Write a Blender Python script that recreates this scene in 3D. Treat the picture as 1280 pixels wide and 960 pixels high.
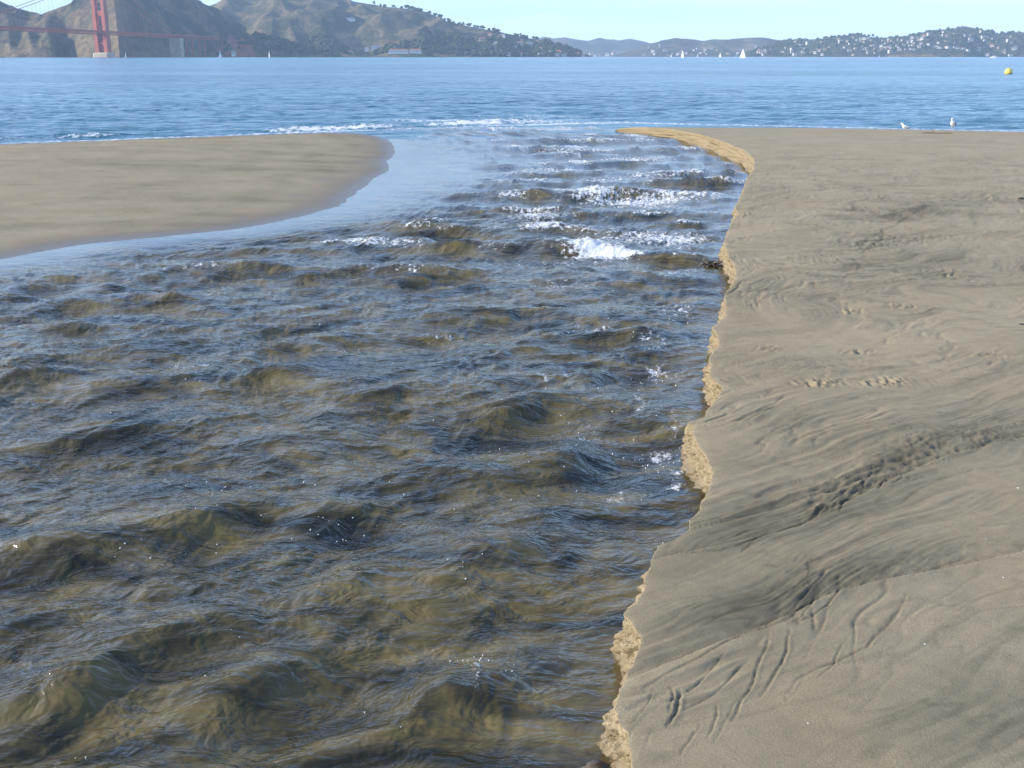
import bpy, bmesh, math, random
import numpy as np
from mathutils import Vector, Matrix

# ------------------------------------------------------------------ camera, world, sun, exposure
scn = bpy.context.scene
for o in list(bpy.data.objects): bpy.data.objects.remove(o)
C = scn.collection
FPX = 1400.0                      # focal length in pixels of the 1280 px wide photograph
HOR = 70.5
CAMZ = 1.9
PITCH = math.atan((480 - HOR) / FPX)
cam = bpy.data.cameras.new('camera')
cam.sensor_width = 36.0; cam.lens = FPX / 1280 * 36.0
cam.clip_start = 0.05; cam.clip_end = 60000
camo = bpy.data.objects.new('camera', cam); C.objects.link(camo)
camo.location = (0, 0, CAMZ); camo.rotation_euler = (math.pi / 2 - PITCH, 0, 0)
scn.camera = camo

SUN_AZ = math.radians(-97)       # measured from the view direction (+Y), negative = left
SUN_EL = math.radians(24)
world = bpy.data.worlds.new('World'); scn.world = world; world.use_nodes = True
wn = world.node_tree.nodes; wl = world.node_tree.links
sky = wn.new('ShaderNodeTexSky'); sky.sky_type = 'NISHITA'; sky.sun_disc = False
sky.sun_elevation = SUN_EL; sky.sun_rotation = SUN_AZ
sky.altitude = 0; sky.air_density = 1.0; sky.dust_density = 0.25; sky.ozone_density = 3.0
bg = wn['Background']; bg.inputs['Strength'].default_value = 0.15
tc = wn.new('ShaderNodeTexCoord')
lift = wn.new('ShaderNodeVectorMath'); lift.operation = 'ADD'; lift.inputs[1].default_value = (0, 0, 0.05)   # no murky brown band at the horizon
wl.new(tc.outputs['Generated'], lift.inputs[0]); wl.new(lift.outputs[0], sky.inputs['Vector'])
tint = wn.new('ShaderNodeMix'); tint.data_type = 'RGBA'; tint.blend_type = 'MULTIPLY'; tint.inputs[0].default_value = 1.0
wl.new(sky.outputs[0], tint.inputs[6]); tint.inputs[7].default_value = (1.01, 0.98, 1.05, 1)                  # daylight white balance
wisp_map = wn.new('ShaderNodeMapping'); wl.new(tc.outputs['Generated'], wisp_map.inputs[0]); wisp_map.inputs['Scale'].default_value = (3, 3, 14)
wisp = wn.new('ShaderNodeTexNoise'); wl.new(wisp_map.outputs[0], wisp.inputs['Vector']); wisp.inputs['Scale'].default_value = 2.2
wisp.inputs['Detail'].default_value = 6; wisp.inputs['Distortion'].default_value = 0.6
wr = wn.new('ShaderNodeMapRange'); wl.new(wisp.outputs['Fac'], wr.inputs[0]); wr.inputs[1].default_value = 0.52; wr.inputs[2].default_value = 0.8; wr.inputs[4].default_value = 0.35
cl_mix = wn.new('ShaderNodeMix'); cl_mix.data_type = 'RGBA'; wl.new(wr.outputs[0], cl_mix.inputs[0])
wl.new(tint.outputs[2], cl_mix.inputs[6]); cl_mix.inputs[7].default_value = (5.5, 5.8, 6.0, 1)
wl.new(cl_mix.outputs[2], bg.inputs['Color'])

sund = bpy.data.lights.new('sun', 'SUN'); sund.energy = 3.0; sund.angle = math.radians(0.5)
sund.color = (1.0, 0.93, 0.82)
suno = bpy.data.objects.new('sun', sund); C.objects.link(suno)
sdir = Vector((math.sin(SUN_AZ) * math.cos(SUN_EL), math.cos(SUN_AZ) * math.cos(SUN_EL), math.sin(SUN_EL)))
suno.rotation_euler = sdir.to_track_quat('Z', 'Y').to_euler(); suno.location = (-30, -10, 40)

scn.view_settings.view_transform = 'Standard'; scn.view_settings.look = 'None'
scn.view_settings.gamma = 1.0; scn.view_settings.use_curve_mapping = False
scn.view_settings.exposure = 1.25
scn.render.engine = 'CYCLES'
scn.cycles.max_bounces = 4; scn.cycles.volume_bounces = 0

SEA = -0.6
rng = np.random.default_rng(7)
random.seed(7)

# ------------------------------------------------------------------ pixel -> place
SP, CP = math.sin(PITCH), math.cos(PITCH)
def ray(px, py):
    cx = (px - 640) / FPX; cy = (480 - py) / FPX
    return np.array([cx, CP + cy * SP, -SP + cy * CP])
def ground(px, py, zf):
    d = ray(px, py); t = np.geomspace(1.5, 120, 500)          # walk along the sight line to the first meeting with the ground
    g = CAMZ + d[2] * t - zf(d[0] * t, d[1] * t); i = max(1, int(np.argmax(g <= 0)))
    u = g[i - 1] / (g[i - 1] - g[i]); t = t[i - 1] + u * (t[i] - t[i - 1])
    return np.array([d[0] * t, d[1] * t, CAMZ + d[2] * t])
def far_z(px, py, Y):             # height of a far thing seen at (px,py) standing at depth Y
    d = ray(px, py); return CAMZ + d[2] / d[1] * Y
def kx(px, py=66):
    d = ray(px, py); return d[0] / d[1]

# ------------------------------------------------------------------ noise (numpy)
def _hash(ix, iy, seed):
    h = (ix.astype(np.uint32) * np.uint32(374761393) + iy.astype(np.uint32) * np.uint32(668265263)
         + np.uint32((seed * 974634777) & 0xffffffff))
    h = (h ^ (h >> np.uint32(13))) * np.uint32(1274126177)
    return h ^ (h >> np.uint32(16))
def perlin(x, y, seed=0):
    x = np.asarray(x, dtype=np.float64); y = np.asarray(y, dtype=np.float64)
    x0 = np.floor(x); y0 = np.floor(y); fx = x - x0; fy = y - y0
    ix = x0.astype(np.int64); iy = y0.astype(np.int64)
    u = fx * fx * fx * (fx * (fx * 6 - 15) + 10); v = fy * fy * fy * (fy * (fy * 6 - 15) + 10)
    def g(dx, dy):
        a = _hash(ix + dx, iy + dy, seed).astype(np.float64) * (2 * math.pi / 4294967296.0)
        return np.cos(a) * (fx - dx) + np.sin(a) * (fy - dy)
    n0 = g(0, 0) * (1 - u) + g(1, 0) * u
    n1 = g(0, 1) * (1 - u) + g(1, 1) * u
    return (n0 * (1 - v) + n1 * v) * 1.5
def fbm(x, y, o=4, seed=0, gain=0.5):
    s = 0; a = 1.0
    for i in range(o):
        s = s + a * perlin(x * 2 ** i + 17.3 * i, y * 2 ** i - 9.1 * i, seed + i); a *= gain
    return s
def sst(a, b, x):
    t = np.clip((x - a) / (b - a), 0, 1); return t * t * (3 - 2 * t)
def rot(x, y, ang):
    c, s = math.cos(ang), math.sin(ang); return x * c + y * s, -x * s + y * c
def polydist(x, y, pts):
    """distance to a polyline, and which side (positive = left of travel)"""
    best = np.full(np.shape(x), 1e9); side = np.zeros(np.shape(x)); tt = np.zeros(np.shape(x))
    n = len(pts) - 1
    for i in range(n):
        ax, ay = pts[i][0], pts[i][1]; bx, by = pts[i + 1][0], pts[i + 1][1]
        dx, dy = bx - ax, by - ay; L = dx * dx + dy * dy + 1e-12
        t = np.clip(((x - ax) * dx + (y - ay) * dy) / L, 0, 1)
        ex = x - ax - t * dx; ey = y - ay - t * dy
        d = np.sqrt(ex * ex + ey * ey); m = d < best
        best = np.where(m, d, best); side = np.where(m, dx * ey - dy * ex, side); tt = np.where(m, (i + t) / n, tt)
    return best, np.sign(side), tt

# ------------------------------------------------------------------ materials
def new_mat(name):
    m = bpy.data.materials.new(name); m.use_nodes = True
    nt = m.node_tree; return m, nt.nodes, nt.links, nt.nodes['Principled BSDF']
class N:                          # tiny node helper
    def __init__(s, nodes, links): s.n = nodes; s.l = links
    def put(s, sock, v):
        if hasattr(v, 'is_output'): s.l.new(v, sock)
        else: sock.default_value = v
    def attr(s, name): a = s.n.new('ShaderNodeAttribute'); a.attribute_name = name; return a.outputs['Fac']
    def math(s, op, a, b=0.0, clamp=False):
        m = s.n.new('ShaderNodeMath'); m.operation = op; m.use_clamp = clamp
        s.put(m.inputs[0], a); s.put(m.inputs[1], b); return m.outputs[0]
    def mix(s, f, a, b):
        m = s.n.new('ShaderNodeMix'); m.data_type = 'RGBA'
        s.put(m.inputs[0], f)
        s.put(m.inputs[6], a if hasattr(a, 'is_output') else (*a, 1)); s.put(m.inputs[7], b if hasattr(b, 'is_output') else (*b, 1))
        return m.outputs[2]
    def ramp(s, f, lo, hi):
        m = s.n.new('ShaderNodeMapRange'); m.interpolation_type = 'SMOOTHSTEP'
        s.put(m.inputs[0], f); m.inputs[1].default_value = lo; m.inputs[2].default_value = hi; return m.outputs[0]
    def pos(s): return s.n.new('ShaderNodeNewGeometry').outputs['Position']
    def mapping(s, v, scale, rz=0.0):
        m = s.n.new('ShaderNodeMapping'); s.l.new(v, m.inputs['Vector'])
        m.inputs['Scale'].default_value = scale; m.inputs['Rotation'].default_value = (0, 0, rz); return m.outputs[0]
    def noise(s, v, scale, detail=3, rough=0.55, dist=0.0):
        t = s.n.new('ShaderNodeTexNoise'); s.l.new(v, t.inputs['Vector'])
        t.inputs['Scale'].default_value = scale; t.inputs['Detail'].default_value = detail
        t.inputs['Roughness'].default_value = rough; t.inputs['Distortion'].default_value = dist
        return t.outputs['Fac']
    def bump(s, h, strength, dist, normal=None):
        b = s.n.new('ShaderNodeBump'); s.put(b.inputs['Strength'], strength); b.inputs['Distance'].default_value = dist
        s.put(b.inputs['Height'], h)
        if normal is not None: s.l.new(normal, b.inputs['Normal'])
        return b.outputs[0]
_plain = {}
def plain(name, col, rough=0.7, spec=0.3, var=0.12, scale=3.0, metal=0.0):
    if name in _plain: return _plain[name]
    m, n, l, p = new_mat(name); h = N(n, l)
    f = h.noise(h.pos(), scale, 4)
    c = h.mix(h.ramp(f, 0.3, 0.7), tuple(x * (1 - var) for x in col), tuple(min(1, x * (1 + var)) for x in col))
    l.new(c, p.inputs['Base Color']); p.inputs['Roughness'].default_value = rough
    p.inputs['Specular IOR Level'].default_value = spec; p.inputs['Metallic'].default_value = metal
    _plain[name] = m; return m

def sand_material():
    m, n, l, p = new_mat('sand'); h = N(n, l)
    P = h.pos()
    big = h.noise(P, 0.9, 5, 0.55); mid = h.noise(P, 14, 4, 0.6); grain = h.noise(P, 210, 3, 0.75); speck = h.noise(P, 900, 1)
    light = h.mix(h.ramp(big, 0.3, 0.7), (0.375, 0.294, 0.172), (0.425, 0.338, 0.206))
    dk = h.math('ADD', h.attr('dark'), h.math('MULTIPLY', h.math('SUBTRACT', mid, 0.5), 0.5), True)
    col = h.mix(dk, light, (0.098, 0.086, 0.050))
    gold = h.mix(h.ramp(h.noise(P, 40, 4), 0.35, 0.65), (0.285, 0.215, 0.118), (0.37, 0.287, 0.168))
    col = h.mix(h.attr('cliff'), col, gold)
    col = h.mix(h.math('MULTIPLY', h.ramp(grain, 0.35, 0.7), 0.42), col, (0.075, 0.068, 0.055))
    col = h.mix(h.math('MULTIPLY', h.ramp(speck, 0.66, 0.74), 0.35), col, (0.62, 0.56, 0.46))
    wet = h.attr('wet')
    col = h.mix(wet, col, h.mix(0.0, (0.150, 0.108, 0.058), (0, 0, 0)))
    l.new(col, p.inputs['Base Color'])
    r = h.math('SUBTRACT', 0.9, h.math('MULTIPLY', wet, 0.55)); l.new(r, p.inputs['Roughness'])
    l.new(h.math('ADD', 0.12, h.math('MULTIPLY', wet, 0.3)), p.inputs['Specular IOR Level'])
    b = h.bump(grain, 0.55, 0.0022); b = h.bump(h.noise(P, 90, 4, 0.65), h.math('ADD', 0.35, h.math('MULTIPLY', h.attr('cliff'), 0.2)), 0.007, b); b = h.bump(h.noise(P, 30, 4, 0.7), h.math('MULTIPLY', h.attr('cliff'), 0.9), 0.02, b); b = h.bump(h.noise(P, 7, 3, 0.7), h.math('MULTIPLY', h.attr('cliff'), 0.8), 0.06, b)
    l.new(b, p.inputs['Normal'])
    return m
M_SAND = sand_material()

def water_material(name, murk, murk2, rough, bumps, foamcol=(0.80, 0.80, 0.78)):
    m, n, l, p = new_mat(name); h = N(n, l)
    P = h.pos()
    cl = h.noise(h.mapping(P, (1, 1.9, 1), math.radians(-38)), 1.5 if name == 'stream_water' else 0.02, 5, 0.62, 0.9)
    base = h.mix(h.ramp(cl, 0.33, 0.66), murk, murk2)
    fo = h.attr('foam')
    fn = h.noise(h.mapping(P, (1, 0.55, 1)), 17 if name == 'stream_water' else 5, 6, 0.75)
    fm = h.ramp(h.math('ADD', fo, h.math('MULTIPLY', h.math('SUBTRACT', fn, 0.5), 3.0)), 0.42, 0.92)
    fm = h.math('MULTIPLY', fm, h.ramp(fo, 0.02, 0.2), True)
    col = h.mix(fm, base, foamcol)
    l.new(col, p.inputs['Base Color'])
    l.new(h.math('ADD', rough, h.math('MULTIPLY', fm, 0.6)), p.inputs['Roughness'])
    p.inputs['IOR'].default_value = 1.45
    nb = None; rip = h.attr('ripple')
    for sc, st, d, mp, rz in bumps:
        nb = h.bump(h.noise(h.mapping(P, mp, rz), sc, 3, 0.6, 0.6), h.math('MULTIPLY', rip, st), d, nb)
    nb = h.bump(h.noise(P, 120 if name == 'stream_water' else 12, 3, 0.7), h.math('MULTIPLY', fm, 0.8), 0.012 if name == 'stream_water' else 0.08, nb)
    l.new(nb, p.inputs['Normal'])
    return m
M_STREAM = water_material('stream_water', (0.016, 0.015, 0.005), (0.138, 0.104, 0.036), 0.15,
    [(5, 0.55, 0.07, (1, 1.9, 1), math.radians(-42)), (15, 0.22, 0.018, (1, 1.9, 1), math.radians(-50)), (45, 0.10, 0.004, (1, 1.5, 1), math.radians(-30))])
M_SEA = water_material('sea_water', (0.035, 0.125, 0.165), (0.045, 0.145, 0.185), 0.2,
    [(0.12, 0.8, 1.2, (1, 2.0, 1), 0.1), (0.7, 0.9, 0.25, (1, 1.8, 1), -0.1), (2.6, 1.0, 0.09, (1, 1.6, 1), 0.15)])

# ------------------------------------------------------------------ mesh helpers
def tag(o, label=None, cat=None, group=None, kind=None):
    if label: o['label'] = label
    if cat: o['category'] = cat
    if group: o['group'] = group
    if kind: o['kind'] = kind
    return o
def link(name, me, mat=None, parent=None):
    o = bpy.data.objects.new(name, me); C.objects.link(o)
    if mat is not None and not me.materials: me.materials.append(mat)
    if parent is not None: o.parent = parent
    return o
def empty(name, loc=(0, 0, 0), rz=0.0):
    o = bpy.data.objects.new(name, None); C.objects.link(o); o.location = loc; o.rotation_euler = (0, 0, rz)
    o.empty_display_size = 0.2; return o
def raw_mesh(name, co, faces4, attrs=None, smooth=True):
    me = bpy.data.meshes.new(name); nv = len(co); nf = len(faces4)
    me.vertices.add(nv); me.vertices.foreach_set('co', np.ascontiguousarray(co, dtype=np.float32).ravel())
    k = faces4.shape[1]
    me.loops.add(nf * k); me.loops.foreach_set('vertex_index', np.ascontiguousarray(faces4, dtype=np.int32).ravel())
    me.polygons.add(nf); me.polygons.foreach_set('loop_start', np.arange(0, nf * k, k, dtype=np.int32))
    me.update(calc_edges=True)
    if smooth: me.polygons.foreach_set('use_smooth', np.ones(nf, dtype=bool))
    for an, av in (attrs or {}).items():
        a = me.attributes.new(an, 'FLOAT', 'POINT'); a.data.foreach_set('value', np.ascontiguousarray(av, dtype=np.float32).ravel())
    me.update(); return me
def grid_mesh(name, X, Y, Z, attrs=None, keep=None):
    r, c = X.shape
    i = np.arange(r * c).reshape(r, c)
    f = np.stack([i[:-1, :-1], i[:-1, 1:], i[1:, 1:], i[1:, :-1]], -1).reshape(-1, 4)
    if keep is not None: f = f[keep.reshape(-1)]
    return raw_mesh(name, np.stack([X, Y, Z], -1).reshape(-1, 3), f, attrs)
class MB:
    """collects simple solids and links them as ONE mesh object"""
    def __init__(s): s.v = []; s.f = []
    def add(s, vs, fs):
        b = len(s.v); s.v += [tuple(v) for v in vs]; s.f += [tuple(i + b for i in f) for f in fs]; return s
    def box(s, x0, x1, y0, y1, z0, z1):
        return s.add([(x0, y0, z0), (x1, y0, z0), (x1, y1, z0), (x0, y1, z0), (x0, y0, z1), (x1, y0, z1), (x1, y1, z1), (x0, y1, z1)],
            [(0, 3, 2, 1), (4, 5, 6, 7), (0, 1, 5, 4), (1, 2, 6, 5), (2, 3, 7, 6), (3, 0, 4, 7)])
    def bar(s, a, b, w, h=None, up=(0, 0, 1)):
        a = Vector(a); b = Vector(b); d = (b - a).normalized(); h = h or w
        u = Vector(up)
        if abs(d.dot(u)) > 0.98: u = Vector((0, 1, 0))
        r = d.cross(u).normalized() * (w / 2); t = r.cross(d).normalized() * (h / 2)
        vs = [a - r - t, a + r - t, a + r + t, a - r + t, b - r - t, b + r - t, b + r + t, b - r + t]
        return s.add(vs, [(0, 1, 2, 3), (7, 6, 5, 4), (0, 4, 5, 1), (1, 5, 6, 2), (2, 6, 7, 3), (3, 7, 4, 0)])
    def tube(s, pts, rad, n=8, cap=True):
        pts = [Vector(p) for p in pts]; rings = []
        for i, p in enumerate(pts):
            d = (pts[min(i + 1, len(pts) - 1)] - pts[max(i - 1, 0)]).normalized()
            u = Vector((0, 0, 1)) if abs(d.z) < 0.95 else Vector((1, 0, 0))
            a = d.cross(u).normalized(); b = a.cross(d).normalized()
            r = rad[i] if hasattr(rad, '__len__') else rad
            rings.append([p + (a * math.cos(q * 2 * math.pi / n) + b * math.sin(q * 2 * math.pi / n)) * r for q in range(n)])
        return s.loft(rings, cap)
    def loft(s, rings, cap=True):
        n = len(rings[0]); vs = [p for r in rings for p in r]; fs = []
        for i in range(len(rings) - 1):
            for q in range(n):
                fs.append((i * n + q, i * n + (q + 1) % n, (i + 1) * n + (q + 1) % n, (i + 1) * n + q))
        if cap:
            fs.append(tuple(range(n))[::-1]); fs.append(tuple((len(rings) - 1) * n + q for q in range(n)))
        return s.add(vs, fs)
    def mesh(s, name, smooth=False):
        me = bpy.data.meshes.new(name); me.from_pydata(s.v, [], s.f); me.update()
        bm = bmesh.new(); bm.from_mesh(me); bmesh.ops.recalc_face_normals(bm, faces=bm.faces); bm.to_mesh(me); bm.free()
        if smooth:
            for p in me.polygons: p.use_smooth = True
        return me
    def build(s, name, mat, parent=None, smooth=False): return link(name, s.mesh(name, smooth), mat, parent)

# ------------------------------------------------------------------ lie of the land
def sea_edge(X):                  # where the beach meets the sea
    return np.interp(X, [-90, -40, -14.9, -5.2, 0, 4.3, 10, 17.4, 30, 90], [12, 22.5, 34, 40, 43, 44.7, 42.5, 39.6, 35, 15])
def beach_z(X, Y):
    d = sea_edge(X) - Y
    up = SEA + 0.6 * (1 - np.exp(-np.maximum(d, 0) / 12.0))
    return np.where(d > 0, up, SEA + 0.05 * d)
def water_z(X, Y):                # mean level of the stream
    return -0.2 - 0.42 * sst(3, 41, Y) - 0.35 * sst(43, 50, Y)

# edge of the eroded bank, traced from the bottom of the picture up
EDGE_PX = [(789, 1010), (787, 960), (783, 930), (786, 915), (778, 905), (769, 888), (776, 862), (785, 843), (790, 827), (802, 806), (804, 795),
    (791, 781), (779, 770), (802, 747), (806, 727), (809, 714), (818, 693), (822, 681), (850, 671), (858, 664), (864, 651), (880, 622), (891, 601),
    (890, 590), (883, 569), (868, 546), (867, 531), (858, 527), (881, 519), (887, 508), (899, 496), (903, 487), (899, 480), (888, 473),
    (888, 467), (888, 444), (893, 438), (899, 429), (895, 417), (890, 409), (900, 401), (908, 395), (906, 367), (917, 355), (920, 334), (910, 322),
    (905, 301), (910, 290), (916, 274), (924, 268), (918, 259), (927, 242), (933, 222), (941, 213), (943, 200), (931, 188), (901, 176), (868, 166.5),
    (835, 161), (800, 158.8), (772, 157.5)]
E = np.array([ground(px, py, beach_z) for px, py in EDGE_PX])
ye = np.maximum.accumulate(E[:, 1] + np.arange(len(E)) * 1e-4)
ye = np.concatenate([[-12, 0.5], ye, [42.5, 46, 60]]); xe = np.concatenate([[0.30, 0.36], E[:, 0], [3.6, 4.0, 7.0]])
def bank_x(Y):
    j = 0.010 * fbm(Y * 9, Y * 0 + 3.3, 4, 31) * (1 + 0.05 * Y)
    return np.interp(Y, ye, xe) + j

# shore of the sand bar on the far side of the stream
BAR_PX = [(-700, 372), (-300, 352), (0, 325), (100, 306), (200, 297), (300, 286), (380, 271), (425, 257), (452, 236), (468, 222), (487, 213), (483, 206), (493, 190), (490, 178), (478, 170), (455, 165.5), (440, 163)]
BAR = np.array([ground(px, py, water_z) for px, py in BAR_PX])
bar_by = np.maximum.accumulate(BAR[:, 1] + np.arange(len(BAR)) * 1e-3); bar_bx = BAR[:, 0]

# ------------------------------------------------------------------ right-hand beach with its eroded bank
def rows_geo(y0, y1, px):         # row spacing that follows how finely the eye resolves the ground
    ys = [y0]; y = y0
    while y < y1:
        y += max(0.004, px * (y * y + 3.6) / 2660); ys.append(y)
    return np.array(ys)
_g = {}
def G(px, py):
    if (px, py) not in _g: _g[(px, py)] = ground(px, py, beach_z)[:2]
    return _g[(px, py)]
def pl(*pts): return [G(*p) for p in pts]

GROOVES = [  # polylines, half-width m, depth m
 (pl((962, 793), (955, 815), (939, 860), (925, 885), (914, 902)), 0.007, 0.008),
 (pl((987, 787), (985, 805), (977, 831), (965, 850), (950, 872)), 0.008, 0.009),
 (pl((1052, 731), (1046, 742), (1035, 756), (1010, 770), (985, 782)), 0.008, 0.010),
 (pl((1018, 743), (1012, 756), (1002, 768), (985, 780)), 0.007, 0.009),
 (pl((1135, 743), (1122, 764), (1100, 790), (1085, 810), (1050, 826), (1027, 835), (1000, 850), (985, 868)), 0.008, 0.007),
 (pl((1060, 800), (1047, 815), (1040, 835), (1020, 850)), 0.006, 0.006),
 (pl((850, 866), (848, 880), (843, 892), (832, 907)), 0.010, 0.014),
 (pl((838, 858), (842, 872), (836, 890)), 0.006, 0.008),
 (pl((820, 862), (808, 880), (787, 908)), 0.005, 0.006),
 (pl((897, 881), (893, 900), (883, 925)), 0.006, 0.007),
 (pl((875, 905), (862, 928), (850, 945)), 0.006, 0.006),
 (pl((806, 860), (845, 838), (885, 818), (935, 791), (977, 777), (1005, 755), (1030, 740)), 0.009, 0.008),
 (pl((930, 870), (905, 900), (892, 930)), 0.005, 0.005),
 (pl((1005, 690), (1012, 715), (1005, 735)), 0.004, 0.006),
 (pl((1140, 720), (1160, 710), (1185, 703), (1210, 695)), 0.006, 0.006),
 (pl((860, 692), (900, 688), (940, 675), (985, 660), (1015, 648), (1022, 632), (1040, 634), (1048, 625)), 0.010, 0.010),
 (pl((1020, 648), (1022, 636), (1030, 630), (1044, 640)), 0.010, 0.016),
 (pl((1048, 640), (1052, 628), (1062, 626)), 0.008, 0.014),
 (pl((1040, 625), (1060, 612), (1078, 606), (1090, 590)), 0.009, 0.012),
 (pl((1075, 615), (1082, 602), (1098, 598)), 0.008, 0.012),
 (pl((1098, 612), (1106, 602), (1120, 604)), 0.008, 0.013),
 (pl((1118, 606), (1128, 598), (1146, 600)), 0.008, 0.013),
 (pl((910, 672), (930, 662), (950, 655)), 0.006, 0.007), (pl((925, 690), (945, 672), (962, 664)), 0.006, 0.007),
 (pl((1072, 318), (1095, 305), (1104, 294), (1103, 284)), 0.030, 0.028),
 (pl((1070, 316), (1085, 300), (1100, 290), (1130, 275), (1150, 262), (1170, 254)), 0.04, 0.016),
 (pl((908, 305), (930, 297), (955, 292), (980, 286)), 0.02, 0.016),
 (pl((915, 365), (960, 362), (1000, 356), (1045, 350), (1070, 340), (1080, 325)), 0.02, 0.014),
 (pl((930, 385), (960, 370), (985, 360)), 0.015, 0.010),
]
CH = [pl((850, 692), (940, 673), (1000, 657), (1050, 632), (1100, 607), (1180, 572), (1280, 545), (1400, 520)),
      pl((795, 845), (880, 812), (960, 780), (1040, 742), (1120, 722), (1280, 690), (1400, 670))]
DARKS = [  # heavy grey sand, ellipses (px, py, rx m, ry m, angle, strength)
 (1200, 530, 0.95, 0.42, 0.6, 0.75), (1095, 590, 0.55, 0.16, 0.62, 0.7), (930, 640, 0.40, 0.22, 0.62, 0.6), (1100, 660, 0.65, 0.20, 0.6, 0.6),
 (930, 760, 0.42, 0.13, 0.55, 0.75), (1040, 720, 0.5, 0.12, 0.5, 0.6), (1240, 905, 0.35, 0.14, 0.4, 0.75), (860, 880, 0.12, 0.07, 0.9, 0.4),
 (1085, 303, 0.8, 0.55, 0.9, 1.1), (1145, 265, 1.3, 0.6, 0.75, 1.0), (940, 365, 0.6, 1.0, 0.9, 0.65), (1040, 350, 0.9, 0.4, 0.4, 0.45), (985, 450, 0.35, 0.7, 1.2, 0.6), (960, 530, 0.3, 0.5, 1.0, 0.5),
 (1140, 340, 0.8, 1.0, 1.0, 0.4), (1230, 330, 1.2, 0.8, 0.3, 0.4), (1090, 500, 0.5, 0.25, 0.9, 0.35), (1240, 250, 1.5, 0.8, 0.1, 0.35), (1280, 450, 0.6, 0.4, 0.4, 0.35)]
PRINTS = [(1057, 390), (1068, 388), (1127, 383), (1120, 382), (1072, 438), (1025, 478), (1012, 480), (1035, 476), (1107, 477), (1095, 478), (1118, 475), (1190, 345), (960, 435), (1233, 443),
          (1190, 340), (925, 270), (932, 268)]

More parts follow.
